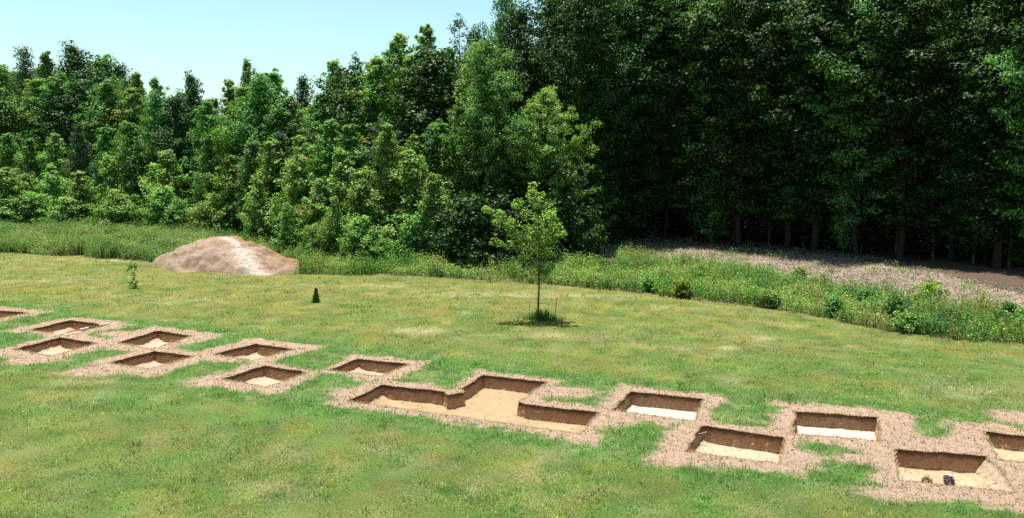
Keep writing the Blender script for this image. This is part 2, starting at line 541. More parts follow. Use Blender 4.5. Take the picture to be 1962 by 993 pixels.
def floor_mat(name, a, b_, c_):
    m, nt, out = mat_new(name)
    g = N(nt, 'ShaderNodeNewGeometry').outputs['Position']
    big = noise(nt, 2.2, 6, 0.7, g, 1.2); fine = noise(nt, 26, 5, 0.75, g); med = noise(nt, 7, 5, 0.7, g, 0.5)
    c = ramp(nt, big, [(0.33, a), (0.55, b_), (0.72, c_)])
    c = mixc(nt, c, tuple(x * 0.55 for x in a), math_(nt, 'MULTIPLY', math_(nt, 'SUBTRACT', fine, 0.42), 1.3))
    c = mixc(nt, c, tuple(x * 0.62 for x in b_), ramp(nt, med, [(0.50, (0, 0, 0)), (0.68, (0.75, 0.75, 0.75))]))
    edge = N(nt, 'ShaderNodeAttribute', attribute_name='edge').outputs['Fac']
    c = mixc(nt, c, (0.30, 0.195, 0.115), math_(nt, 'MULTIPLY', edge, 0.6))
    p = N(nt, 'ShaderNodeBsdfPrincipled'); nt.links.new(c, p.inputs['Base Color'])
    p.inputs['Roughness'].default_value = 0.95; p.inputs['Specular IOR Level'].default_value = 0.1
    b = N(nt, 'ShaderNodeBump'); b.inputs['Strength'].default_value = 0.5; b.inputs['Distance'].default_value = 0.02
    nt.links.new(fine, b.inputs['Height']); nt.links.new(b.outputs[0], p.inputs['Normal'])
    nt.links.new(p.outputs[0], out.inputs[0])
    return m


FLOORS = {'white': floor_mat('whitish_clay', (0.332, 0.287, 0.230), (0.395, 0.357, 0.299), (0.428, 0.393, 0.345)),
          'cream': floor_mat('cream_clay', (0.320, 0.241, 0.159), (0.363, 0.301, 0.211), (0.407, 0.352, 0.270)),
          'tan': floor_mat('tan_clay', (0.310, 0.215, 0.136), (0.353, 0.270, 0.186), (0.384, 0.311, 0.225)),
          'peach': floor_mat('peach_clay', (0.320, 0.204, 0.110), (0.363, 0.270, 0.170), (0.395, 0.326, 0.230)),
          'orange': floor_mat('orange_clay', (0.249, 0.159, 0.087), (0.324, 0.225, 0.129), (0.356, 0.270, 0.178))}


M_SUNLIT_WALL = simple_mat('sunlit_soil', (.36, .27, .18), scale=9, amount=.35, bump=.8)  # lighter copy of the wall soil; sunlight on this side put into colour


def make_pit(name, outline, corner, depth, tone, label, seed, cat, bank=True, slope=None):
    r = np.random.default_rng(seed)
    c = outline.mean(0)
    root = empty(name, (c[0], c[1], 0))
    tag(root, label, cat, 'excavation units on the lawn')
    n = len(outline)
    rows = 7
    # inward direction at each rim point, for a slight batter
    nx = np.roll(outline, -1, 0) - np.roll(outline, 1, 0)
    inn = np.stack([-nx[:, 1], nx[:, 0]], 1); inn /= np.linalg.norm(inn, axis=1)[:, None] + 1e-9
    mid = (np.roll(outline, -1, 0) + np.roll(outline, 1, 0)) / 2
    grid = np.zeros((rows, n, 3))
    for k in range(rows):
        t = k / (rows - 1)
        off = 0.004 + 0.035 * t ** 2 + (0 if k == 0 else 1) * r.normal(0, 0.005, n)
        if k == 1: off = off - 0.012
        if k == 0: off = off * 0
        grid[k, :, :2] = outline - c + inn * off[:, None] if k else outline - c
        grid[k, :, 2] = -depth * t + (0.0 if k in (0,) else r.normal(0, 0.004, n))
    grid[0, :, 2] = 0.004
    if slope:
        i0 = corner[slope[0]]; i1 = corner[(slope[0] + 1) % len(corner)]
        nrm = inn[(i0 + 5) % n]
        idx = [(i0 + j) % n for j in range(((i1 - i0) % n) + 1)]
        for k in range(1, rows):
            grid[k, idx, :2] += nrm * slope[1] * (k / (rows - 1))
    grid[-1, :, 2] = -depth - 0.03
    for s in range(len(corner)):
        i0 = corner[s]; i1 = corner[(s + 1) % len(corner)]
        idx = [(i0 + j) % n for j in range(((i1 - i0) % n) + 1)]
        V = grid[:, idx, :].reshape(-1, 3); w = len(idx)
        F = []
        for k in range(rows - 1):
            for j in range(w - 1):
                F.append((k * w + j, (k + 1) * w + j, (k + 1) * w + j + 1, k * w + j + 1))
        me = np_mesh('pit_wall', V, F)
        w_ = link('pit_wall', me, M_SUNLIT_WALL if slope and s == slope[0] else M_WALL, root)
        if slope and s == slope[0]: w_['label'] = 'sunlit sloping pale wall'
    # floor
    lo = outline.min(0) - 0.0; hi = outline.max(0)
    gx, gy = np.meshgrid(np.arange(lo[0], hi[0], 0.08), np.arange(lo[1], hi[1], 0.08))
    P = np.stack([gx.ravel(), gy.ravel()], 1)
    ring = outline + inn * 0.0
    ok = inside(P, ring); P = P[ok]
    dd = np.min([seg_dist(P, np.array(outline[corner[i]]), np.array(outline[corner[(i + 1) % len(corner)]])) for i in range(len(corner))], axis=0)
    P = P[dd > 0.03]
    allv = [tuple(q) for q in ring] + [tuple(q) for q in P]
    v, e, f, *_ = delaunay_2d_cdt([Vector(q) for q in allv], [(i, (i + 1) % n) for i in range(n)], [], 1, 1e-6)
    V = np.array([(q.x, q.y) for q in v]); F = np.array([list(t) for t in f])
    dd = np.min([seg_dist(V, np.array(outline[corner[i]]), np.array(outline[corner[(i + 1) % len(corner)]])) for i in range(len(corner))], axis=0)
    z = -depth + (fbm(V[:, 0] * 3, V[:, 1] * 3, seed) - .5) * 0.035 + (vnoise(V[:, 0] * 13, V[:, 1] * 13, seed) - .5) * .012
    # loose soil left in the corner and along the left side
    k0 = np.array(outline[corner[0]]); k1 = np.array(outline[corner[1]])
    dl = seg_dist(V, k0, k1)
    pile = np.exp(-(dl / 0.13) ** 2) * (0.3 + fbm(V[:, 0] * 4, V[:, 1] * 4, seed + 1)) * (0.10 if bank else 0.03)
    z = z + pile
    a = V[F[:, 1]] - V[F[:, 0]]; b = V[F[:, 2]] - V[F[:, 0]]
    fl = (a[:, 0] * b[:, 1] - a[:, 1] * b[:, 0]) < 0
    F[fl] = F[fl][:, ::-1]
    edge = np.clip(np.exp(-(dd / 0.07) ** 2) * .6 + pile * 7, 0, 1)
    me = np_mesh('pit_floor', np.column_stack([V - c, z]), F, smooth=True, attrs={'edge': edge})
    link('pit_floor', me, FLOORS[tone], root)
    k = int(45 * (hi - lo).prod() / 2)
    Q = np.stack([r.uniform(lo[0], hi[0], k * 3), r.uniform(lo[1], hi[1], k * 3)], 1); Q = Q[inside(Q, ring)]
    de = np.min([seg_dist(Q, np.array(outline[corner[i]]), np.array(outline[corner[(i + 1) % len(corner)]])) for i in range(len(corner))], axis=0)
    Q = Q[(de > .04) & (r.random(len(Q)) < np.exp(-de / .22) + .07)]; k = len(Q)
    V, F, T = leaf_quads(np.column_stack([Q - c, np.full(k, -depth + .012)]), np.array([0, 0, 1.]) + r.normal(0, .6, (k, 3)), r.uniform(.012, .045, k),
                         mix((.20, .13, .075), (.34, .24, .15), r.random(k)), r, asp=.8)
    tag(link('loose_soil', np_mesh('loose_soil', V, F, T), M_BLADE, root), kind='stuff')
    return root


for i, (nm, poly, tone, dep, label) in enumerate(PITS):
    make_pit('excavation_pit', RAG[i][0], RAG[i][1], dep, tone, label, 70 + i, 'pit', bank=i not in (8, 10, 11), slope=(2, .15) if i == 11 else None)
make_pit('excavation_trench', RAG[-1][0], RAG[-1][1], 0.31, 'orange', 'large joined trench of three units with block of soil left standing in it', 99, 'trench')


# ------------------------------------------------------------------ blades of grass
def blades(P, z0, h, w, lean, col, rnd, twist=None):
    """one bent blade (two triangles) per point"""
    n = len(P)
    az_ = rnd.uniform(0, 2 * np.pi, n) if twist is None else twist
    d = np.stack([np.cos(az_), np.sin(az_)], 1)
    s = np.stack([-d[:, 1], d[:, 0]], 1)
    side = rnd.uniform(-0.6, 0.6, n)[:, None]
    s = s + d * side
    base = np.column_stack([P, z0])
    L = np.column_stack([d * (h * lean)[:, None], h * np.sqrt(np.clip(1 - lean ** 2, .05, 1))])
    wv = np.column_stack([s * w[:, None], np.zeros(n)])
    mid = base + L * 0.55 + np.column_stack([np.zeros((n, 2)), h * 0.12])
    V = np.stack([base - wv * .5, base + wv * .5, mid + wv * .42, mid - wv * .42, base + L], 1)
    # quad + tri as three triangles
    b = (np.arange(n) * 5)[:, None]
    F = np.concatenate([b + [0, 1, 2], b + [0, 2, 3], b + [3, 2, 4]])
    return V.reshape(-1, 3), F, np.repeat(col, 5, axis=0)


class Bag:
    def __init__(self): self.V = []; self.F = []; self.T = []; self.n = 0

    def add(self, V, F, T):
        self.V.append(V); self.F.append(F + self.n); self.T.append(T); self.n += len(V)

    def build(self, name, mat, parent=None, loc=None):
        me = np_mesh(name, np.concatenate(self.V), np.concatenate(self.F), np.concatenate(self.T))
        return link(name, me, mat, parent, loc)


def scatter(n, x0, x1, y0, y1, r):
    return np.stack([r.uniform(x0, x1, n), r.uniform(y0, y1, n)], 1)


def in_view(P, m=1.5):
    return np.abs(P[:, 0]) < P[:, 1] * 0.655 + m


def build_lawn_grass():
    r = np.random.default_rng(5)
    bag = Bag(); dry = Bag()
    for y0, y1, dens, hs in ((9.5, 14, 620, 1.0), (14, 20, 420, 1.1), (20, 28, 230, 1.25), (28, 37, 130, 1.45), (37, 48, 80, 1.7)):
        x1 = y1 * 0.655 + 1.5
        P = scatter(int(dens * (y1 - y0) * 2 * x1), -x1, x1, y0, y1, r)
        P = P[in_view(P)]
        # gather the blades into clumps
        P = P[r.random(len(P)) < .35 + 1.1 * sstep(.3, .75, fbm(P[:, 0] * 6, P[:, 1] * 6, 71, 3))]
        sd, bare, lawn, chip, litter = fields(P)
        d = pit_sdf(P)
        ok = (d > 0.015) & (lawn > 0.4) & (r.random(len(P)) > bare * 0.985)
        g = P[ok]; sdg = sd[ok]
        col = lawn_colour(g, sdg, bare[ok])
        n = len(g)
        cn = vnoise(g[:, 0] * 9, g[:, 1] * 9, 75)
        h = (0.036 + 0.050 * sstep(.45, .8, fbm(g[:, 0] * 3.2 + 2, g[:, 1] * 3.6, 39, 3)) + 0.026 * cn + 0.035 * (1 - sstep(0.6, 1.3, sdg)) + 0.012 * r.random(n)) * hs
        v = (0.55 + 0.95 * r.random(n) ** 1.3) * (0.75 + .5 * cn)
        col = col * 1.28 * v[:, None]
        y = (r.random(n) < 0.13)[:, None]
        col = np.where(y, np.array([0.44, 0.37, 0.20]) * (0.7 + .5 * r.random(n))[:, None], col)
        bag.add(*blades(g, np.full(n, -0.008), h, (0.007 + 0.005 * r.random(n)) * hs ** 1.3, r.uniform(.35, .9, n), col, r))
        # straw lying on the border round the pits
        ok = (d > -0.02) & (bare > 0.25) & (r.random(len(P)) < 0.75)
        g = P[ok]; n = len(g)
        k = r.random(n)
        col = mix((0.19, 0.12, 0.074), (0.57, 0.43, 0.275), k)
        col = col * (.62 + .75 * fbm(g[:, 0] * 2.5, g[:, 1] * 2.5, 44, 3))[:, None]
        gr = (r.random(n) < 0.04 + .30 * (1 - bare[ok]))[:, None]; col = np.where(gr, np.array(MID) * 1.2, col)
        dry.add(*blades(g, np.full(n, 0.0), (0.035 + 0.05 * r.random(n)) * hs, (0.006 + .004 * r.random(n)) * hs, r.uniform(.75, .98, n), col, r))
    # crumbs of soil dropped round the pits
    P = scatter(45000, -22, 15, 9.5, 31, r)
    sd, bare, *_ = fields(P); d = pit_sdf(P)
    ok = (d > 0.0) & (bare > .5) & (r.random(len(P)) < np.exp(-d / .35) * .9 + .1)
    P = P[ok]; n = len(P)
    V, F, T = leaf_quads(np.column_stack([P, np.full(n, .015)]), np.array([0, 0, 1.]) + r.normal(0, .5, (n, 3)), r.uniform(.02, .06, n),
                         mix((.10, .055, .03), (.36, .24, .15), r.random(n)), r, asp=.8)
    dry.add(V, np.concatenate([F[:, [0, 1, 2]], F[:, [0, 2, 3]]]), T)
    # fringe of roots and straw along every rim
    for pts, _ in RAG:
        c = pts.mean(0)
        for rep in range(9):
            t = r.random(len(pts))[:, None]
            q = pts * (1 - t) + np.roll(pts, -1, 0) * t + r.normal(0, 0.014, pts.shape)
            n = len(q)
            k = r.random(n)
            col = mix((0.26, 0.17, 0.10), (0.58, 0.45, 0.30), k)
            dry.add(*blades(q, np.full(n, 0.0), 0.035 + 0.05 * r.random(n) ** 2, np.full(n, 0.007), r.uniform(.5, .99, n), col, r))
    tag(bag.build('lawn_grass', M_BLADE), 'short green and yellowing grass covering the mown lawn', 'grass', kind='stuff')
    tag(dry.build('straw', M_BLADE), 'dry trampled straw bordering the dug pits', 'straw', kind='stuff')


build_lawn_grass()


# ------------------------------------------------------------------ leaves and plants
def tube(path, radii, k=6):
    path = np.asarray(path, float); n = len(path)
    V = []; F = []
    for i in range(n):
        d = path[min(i + 1, n - 1)] - path[max(i - 1, 0)]
        d = d / (np.linalg.norm(d) + 1e-9)
        u = np.cross(d, [0.31, 0.77, 0.2] if abs(d[2]) > .6 else [0, 0, 1]); u /= np.linalg.norm(u) + 1e-9
        w = np.cross(d, u)
        for j in range(k):
            t = 2 * math.pi * j / k
            V.append(path[i] + (u * math.cos(t) + w * math.sin(t)) * radii[i])
    for i in range(n - 1):
        for j in range(k):
            F.append((i * k + j, i * k + (j + 1) % k, (i + 1) * k + (j + 1) % k, (i + 1) * k + j))
    return np.array(V), np.array(F)


PAL = {
    'light': ((0.044, 0.125, 0.022), (0.165, 0.300, 0.058), (0.360, 0.450, 0.150)),
    'mid': ((0.030, 0.100, 0.022), (0.100, 0.235, 0.052), (0.220, 0.340, 0.105)),
    'dark': ((0.014, 0.045, 0.010), (0.034, 0.088, 0.016), (0.072, 0.135, 0.025)),
    'wood': ((0.010, 0.028, 0.005), (0.026, 0.064, 0.010), (0.072, 0.125, 0.020)),  # leaf colour darkened to stand for deep shade under the trees
    'pine': ((0.020, 0.052, 0.018), (0.044, 0.088, 0.026), (0.088, 0.140, 0.040)),
    'yellow': ((0.090, 0.150, 0.018), (0.200, 0.275, 0.035), (0.330, 0.370, 0.070)),
    'grey': ((0.045, 0.080, 0.030), (0.085, 0.125, 0.050), (0.14, 0.17, 0.08)),
}


def profile(kind, t):
    """crown radius relative to its widest, t from crown base (0) to top (1)"""
    if kind == 'cone': return (0.5 + 0.5 * min(1, t / 0.18)) * (1 - t) ** 0.58 + 0.04
    if kind == 'round': return max(0.12, math.sin(math.pi * min(1, (0.12 + 0.88 * t) ** 0.85)) ** 0.55)
    if kind == 'tall': return (0.42 + 0.58 * math.sin(math.pi * min(1, t ** 1.5)) ** .8) * (1 - t ** 6) ** .8 + 0.06
    if kind == 'pine': return (0.5 + 0.5 * min(1, t / 0.15)) * (1 - t) ** 0.6 + 0.08
    return (1 - t) ** .5 + .05


def tree_meshes(name, seed, H, Rw, kind, base, pal, leaf, per, clump, nb=60, spread=1.0, flat=0.55, bare=0.0, tipgold=0.5):
    r = np.random.default_rng(seed)
    bagT = [[], [], 0]
    def addt(V, F):
        bagT[0].append(V); bagT[1].append(F + bagT[2]); bagT[2] += len(V)
    nT = 12
    wob = np.cumsum(r.normal(0, 0.018 * H / nT * 3, (nT, 2)), 0); wob[0] = 0
    tp = np.column_stack([wob, np.linspace(-0.15, H * 0.97, nT)])
    r0 = 0.011 * H + 0.02
    addt(*tube(tp, np.linspace(r0, 0.015, nT) ** 1.0, 8))
    def trunk_at(z):
        return np.array([np.interp(z, tp[:, 2], tp[:, 0]), np.interp(z, tp[:, 2], tp[:, 1]), z])
    cen = []; tip = []
    golden = 2.39996
    lop = r.uniform(0.7, 1.15, 6)
    for i in range(nb):
        t = (i + r.random() * .8) / nb
        z0 = H * (base + (1 - base) * t)
        az_ = i * golden + r.normal(0, .35)
        L = Rw * profile(kind, t) * r.uniform(0.55, 1.25) * lop[int((az_ / 1.047) % 6)] * (.8 + .45 * vnoise(t * 7, np.float64(seed), 5))
        if kind == 'pine': el = R(r.uniform(-5, 18)) + t * R(25)
        elif kind == 'round': el = R(r.uniform(0, 25)) + t * R(55)
        else: el = R(r.uniform(8, 30)) + t * R(38)
        p0 = trunk_at(min(z0 - L * math.sin(el) * .35, H * .95) if z0 - L * math.sin(el) * .35 > 0.05 else 0.1)
        d = np.array([math.cos(az_) * math.cos(el), math.sin(az_) * math.cos(el), math.sin(el)])
        m = max(3, int(L / (clump * 0.8)) + 2)
        s = np.linspace(0, 1, m)
        bend = np.outer(s ** 2, [0, 0, (0.18 if kind != 'tall' else -0.05) * L])
        side = np.array([-d[1], d[0], 0]) * r.normal(0, .12) * L
        path = p0 + np.outer(s * L, d) + bend + np.outer(s ** 2, side) + r.normal(0, 0.03 * L, (m, 3)) * s[:, None]
        br = max(0.008, r0 * 0.33 * (1 - t * .7) * min(1, L / 1.5))
        addt(*tube(path, np.linspace(br, 0.006, m), 4))
        if r.random() < bare: continue
        for k in range(1, m):
            if s[k] < 0.28: continue
            nsub = 1 + int(L * s[k] * (1 - s[k]) * 1.3 * spread + r.random() * .9)
            for q in range(nsub):
                off = r.normal(0, 1, 3) * np.array([1, 1, .55]) * (0.22 * L * (1 - s[k] * .6) * (q > 0) + 0.10)
                c = path[k] + off
                cen.append(c); tip.append(s[k] * .55 + .45 * t + r.normal(0, .12))
                if q > 0 and r.random() < .5: addt(*tube([path[k], (path[k] + c) / 2 + [0, 0, .03], c], [0.008, .006, .004], 3))
    if kind in ('cone', 'pine'):
        for q in range(7):
            z = H * (.80 + .19 * q / 6); cen.append(trunk_at(z) + r.normal(0, .06, 3)); tip.append(.9)
    cen = np.array(cen); tip = np.array(tip)
    n = len(cen)
    cs = clump * r.uniform(.55, 1.2, n) * (1 - .5 * sstep(.75, 1.0, cen[:, 2] / H) * (kind == 'cone'))
    k = np.maximum(4, (per * r.uniform(.55, 1.3, n))).astype(int)
    idx = np.repeat(np.arange(n), k)
    q = r.normal(0, 1, (len(idx), 3)) * [1, 1, flat]
    q /= (np.linalg.norm(q, axis=1)[:, None] ** .35 + .1)
    P = cen[idx] + q * cs[idx][:, None] * .60
    axis = np.column_stack([np.interp(P[:, 2], tp[:, 2], tp[:, 0]), np.interp(P[:, 2], tp[:, 2], tp[:, 1])])
    out = P.copy(); out[:, :2] -= axis; out[:, 2] *= 0; out /= (np.linalg.norm(out, axis=1)[:, None] + .3)
    nr = np.array([0, 0, .75]) + out * .55 + q * .35 + r.normal(0, .48, P.shape)
    lo, mi, hi = [np.array(c) for c in PAL[pal]]
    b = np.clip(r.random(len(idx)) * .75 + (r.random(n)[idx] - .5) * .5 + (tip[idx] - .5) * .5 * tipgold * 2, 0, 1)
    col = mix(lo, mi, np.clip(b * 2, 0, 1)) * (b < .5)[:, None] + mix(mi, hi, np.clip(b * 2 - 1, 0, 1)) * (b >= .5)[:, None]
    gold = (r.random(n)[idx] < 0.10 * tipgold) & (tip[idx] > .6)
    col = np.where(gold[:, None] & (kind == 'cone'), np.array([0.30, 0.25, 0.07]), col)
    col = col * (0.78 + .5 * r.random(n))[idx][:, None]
    if kind == 'pine':
        # needles: long narrow leaves radiating from each clump
        dirs = q / (np.linalg.norm(q, axis=1)[:, None] + 1e-6)
        V, F, T = needles(P, dirs, leaf * r.uniform(.7, 1.3, len(P)), col, r)
    else:
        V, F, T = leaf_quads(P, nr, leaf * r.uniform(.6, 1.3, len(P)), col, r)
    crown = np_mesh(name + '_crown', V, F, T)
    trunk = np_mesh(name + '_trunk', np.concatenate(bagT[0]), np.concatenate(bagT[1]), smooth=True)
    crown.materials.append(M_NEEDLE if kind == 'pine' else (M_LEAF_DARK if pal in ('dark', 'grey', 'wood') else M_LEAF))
    trunk.materials.append(M_BARK_SHADED if kind == 'tall' or pal == 'dark' else M_BARK)
    return dict(crown=crown, trunk=trunk, H=H)


def needles(P, dirs, size, col, rnd):
    n = len(P); s = size[:, None]
    w = np.cross(dirs, rnd.normal(0, 1, (n, 3))); w /= np.linalg.norm(w, axis=1)[:, None] + 1e-9
    V = np.stack([P, P + dirs * s * .5 + w * s * .13, P + dirs * s, P + dirs * s * .5 - w * s * .13], 1)
    F = (np.arange(n) * 4)[:, None] + np.array([0, 1, 2, 3])
    return V.reshape(-1, 3), F, np.repeat(col, 4, axis=0)


LIB = {
    'young': [tree_meshes('young', 100 + i, 5.2, 1.55, 'cone', 0.03, 'light', .13, 42, .34, nb=74, flat=.75, tipgold=.8) for i in range(4)],
    'slim': [tree_meshes('slim', 120 + i, 9.5, 2.05, 'cone', 0.06, 'light' if i % 2 else 'mid', .145, 42, .41, nb=92, tipgold=.7, flat=.75) for i in range(5)],
    'big': [tree_meshes('big', 140 + i, 13.5, 2.9, 'cone', 0.03, 'light' if i % 2 else 'mid', .165, 46, .48, nb=120, tipgold=.6, flat=.75) for i in range(5)],
    'round': [tree_meshes('round', 160 + i, 13.5, 3.6, 'round', 0.10, 'dark' if i % 2 == 0 else 'mid', .22, 42, .70, nb=90, tipgold=.3) for i in range(3)],
    'tall': [tree_meshes('tall', 180 + i, 18.5, 3.9, 'tall', 0.12, ('wood', 'mid', 'wood', 'dark')[i], .22, 52, .80, nb=84, tipgold=.4, flat=.4, spread=.7) for i in range(4)],  # palettes mixed to stand for sunlit clumps and for shade
    'pine': [tree_meshes('pine', 200 + i, 13.0, 2.6, 'pine', 0.22, 'pine', .26, 60, .42, nb=60, tipgold=.3, spread=.6) for i in range(2)],
    'wispy': [tree_meshes('wispy', 210, 13.0, 1.6, 'tall', 0.25, 'grey', .16, 16, .40, nb=60, bare=.35, tipgold=.2, spread=.6)],
    'grey': [tree_meshes('grey', 215, 14.0, 3.4, 'round', 0.15, 'grey', .20, 26, .60, nb=80, tipgold=.2)],
    'broad': [tree_meshes('broad', 250 + i, 12.5, 3.3, 'tall', 0.14, ('mid', 'light')[i], .16, 50, .50, nb=92, tipgold=.9, flat=.5, spread=.6) for i in range(2)],
    'bush': [tree_meshes('bush', 220 + i, 2.3, 1.25, 'round', 0.02, 'light', .11, 46, .32, nb=46, tipgold=.7) for i in range(3)],
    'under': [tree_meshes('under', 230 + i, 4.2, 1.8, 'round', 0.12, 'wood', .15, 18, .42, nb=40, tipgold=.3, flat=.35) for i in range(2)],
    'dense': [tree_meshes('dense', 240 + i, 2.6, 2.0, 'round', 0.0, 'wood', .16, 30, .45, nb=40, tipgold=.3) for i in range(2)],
}
NAMES = {'young': 'young_tree', 'slim': 'young_tree', 'big': 'broadleaf_tree', 'round': 'broadleaf_tree', 'tall': 'broadleaf_tree', 'pine': 'pine_tree',
         'wispy': 'thin_tree', 'grey': 'broadleaf_tree', 'broad': 'broadleaf_tree', 'bush': 'bush', 'dense': 'bush', 'under': 'understory_tree'}
_count = {}
WIDER = {'slim': 1.3, 'big': 1.4, 'young': 1.2, 'round': 1.3, 'pine': 1.1}
trng = random.Random(3)


def plant(kind, px, top, D, label, group, wide=1.0, cat=None, rz=None, variant=None):
    """a tree whose top is seen at pixel (px, top) of the photograph and that stands D metres out"""
    X, Z = at_depth(px, top, D)
    i = _count.get(kind, 0) if variant is None else variant
    _count[kind] = _count.get(kind, 0) + 1
    src = LIB[kind][i % len(LIB[kind])]
    root = empty(NAMES[kind], (X, D, 0), trng.uniform(0, 6.28) if rz is None else rz)
    s = Z / src['H']
    sx = (0.35 * s + 0.65 * min(s, 1.15)) * wide * WIDER.get(kind, 1.0) * trng.uniform(.88, 1.15)
    tag(root, label, cat or ('bush' if kind in ('bush', 'dense') else 'tree'), group)
    for part in ('trunk', 'crown'):
        o = bpy.data.objects.new(part, src[part]); C.objects.link(o); o.parent = root
    root.scale = (sx, sx, s)
    return root


# skyline trees, left to right -------------------------------------------------------------
SKY = [
    ('grey', 44, 96, 95, .85, 'greyish round tree at the far left of the skyline'),
    ('slim', 92, 100, 88, .8, 'narrow tree poking up between the greyish and the big dark skyline trees'),
    ('round', 142, 93, 92, 1.0, 'biggest dark dome shaped tree on the left skyline'),
    ('round', 185, 116, 94, .8, 'dark tree touching the right side of the big dark skyline dome'),
    ('round', 226, 133, 96, .75, 'dark tree lower on the slope falling right from the skyline dome'),
    ('slim', 262, 138, 92, .8, 'small dark tree at the foot of the skyline slope'),
    ('big', 302, 150, 68, .75, 'light green cone shaped tree where the left skyline dips'),
    ('round', 366, 148, 66, .62, 'dark spiky topped tree at the lowest dip of the skyline'),
    ('pine', 412, 190, 68, .8, 'low dark pine right beside the spiky skyline tree'),
    ('big', 441, 152, 66, .6, 'mid green tree just left of the pointed cone on the skyline'),
    ('big', 474, 112, 64, .62, 'sharply pointed cone tree standing alone above the dip in the skyline'),
    ('slim', 525, 135, 62, .85, 'slender light green tree right of the sharply pointed skyline cone'),
    ('pine', 580, 148, 62, .8, 'feathery topped pine between the slender and the pale cone trees'),
    ('big', 641, 112, 58, .68, 'pale green cone tree above the cedar seedling on the skyline'),
    ('wispy', 676, 98, 60, .7, 'thin half bare tree beside the pale green skyline cone'),
    ('big', 712, 128, 56, .62, 'green tree filling the skyline between thin tree and twin spires'),
    ('big', 748, 80, 56, .6, 'left one of the twin green spires on the skyline'),
    ('slim', 769, 66, 57, .8, 'taller right one of the twin green spires on the skyline'),
    ('big', 816, 48, 52, .62, 'tall columnar tree right of the twin green spires'),
    ('wispy', 888, 26, 58, .9, 'half bare grey twigged tree rising high above the columnar tree'),
    ('big', 862, 90, 50, .68, 'green tree between the columnar and the half bare grey tree'),
    ('pine', 916, 58, 52, .8, 'dark needled tree right of the half bare grey one'),
    ('tall', 1000, 10, 50, .8, 'tall tree at the break where sky meets the dark woods'),
    ('tall', 962, -22, 60, .55, 'tall tree whose leafy tip hangs into the sky at the top'),
]
for kind, px, top, D, wide, label in SKY:
    plant(kind, px, top, D, label, 'trees along the skyline', wide)

# the main rows of the thicket ---------------------------------------------------------------
ORD = ['first', 'second', 'third', 'fourth', 'fifth', 'sixth', 'seventh', 'eighth', 'ninth', 'tenth', 'eleventh', 'twelfth', 'thirteenth', 'fourteenth',
       'fifteenth', 'sixteenth', 'seventeenth', 'eighteenth', 'nineteenth', 'twentieth']
BACK = [(-20, 135), (66, 138), (112, 135), (160, 135), (205, 148), (250, 165), (330, 180), (395, 182), (455, 168), (505, 168), (555, 180), (610, 168), (670, 142),
        (722, 118), (785, 102), (838, 92), (905, 84)]
for i, (px, top) in enumerate(BACK):
    D = (82 if px < 180 else 76) if px < 290 else float(np.interp(px, [300, 600, 850, 960], [60, 53, 46, 45]))
    plant('big' if i % 3 else 'round', px, top + trng.uniform(-12, 12), D, 'green tree, %s from the left in the row just below the skyline' % ORD[i],
          'trees below the skyline', .95)
MIDR = [(-60, 240), (8, 250), (58, 262), (100, 258), (150, 235), (200, 240), (243, 228), (290, 262), (345, 250), (375, 262), (425, 252), (480, 262), (530, 255), (575, 262), (625, 235),
        (680, 240), (735, 236), (790, 250), (845, 232), (892, 205)]
for i, (px, top) in enumerate(MIDR):
    D = float(edge_depth(px)) + (9 if px < 450 else 5.5)
    if px < 290: D += 5
    plant('slim' if i % 4 else 'pine', px, top + trng.uniform(-8, 14), D, 'young tree, %s from the left in the middle row of the thicket' % ORD[i],
          'trees in the middle of the thicket', 1.0)
FRONT = [
    ('young', 8, 322, 57, 1.2, 'young tree cut by the left frame edge above the tall weeds'),
    ('young', 48, 335, 58, 1.1, 'pale young tree at the left frame edge above the tall weeds'),
    ('young', 98, 318, 59, 1.0, 'young tree second from the left above the tall weeds'),
    ('young', 150, 330, 57, 1.1, 'gold tipped young tree third from the left above the weeds'),
    ('young', 205, 300, 58, 1.0, 'slim young tree fourth from the left above the weeds'),
    ('slim', 258, 235, 59, .85, 'tall yellow tipped young tree above the small sapling seedling'),
    ('young', 318, 290, 56, 1.0, 'young tree left of the dark one behind the dirt mound'),
    ('slim', 402, 262, 55, .85, 'tall dark leaved young tree behind the dirt mound'),
    ('young', 448, 300, 53, 1.0, 'young tree at the shadowed gap behind the dirt mound'),
    ('young', 520, 270, 48, 1.0, 'young tree behind the bushy one at the right of the mound'),
    ('young', 575, 300, 44.5, 1.0, 'young tree directly behind the right end of the dirt mound'),
    ('young', 612, 345, 42.6, 1.0, 'reddish tipped young tree just right of the dirt mound'),
    ('young', 655, 290, 42.8, 1.0, 'young tree above and right of the cedar seedling'),
    ('young', 695, 330, 41.0, .95, 'low young tree left of the tall slim one in the thicket front'),
    ('slim', 740, 236, 42, .9, 'tallest slim young tree in the front of the thicket'),
    ('young', 785, 290, 41, .95, 'gold tipped young tree right of the tallest slim one'),
    ('young', 832, 335, 40, .8, 'young tree in the gap beside the big dark double tree'),
    ('young', 868, 300, 42.5, .9, 'young tree close against the big dark double tree'),
]
for kind, px, top, D, wide, label in FRONT:
    plant(kind, px, top, D, label, 'trees along the front of the thicket', wide)
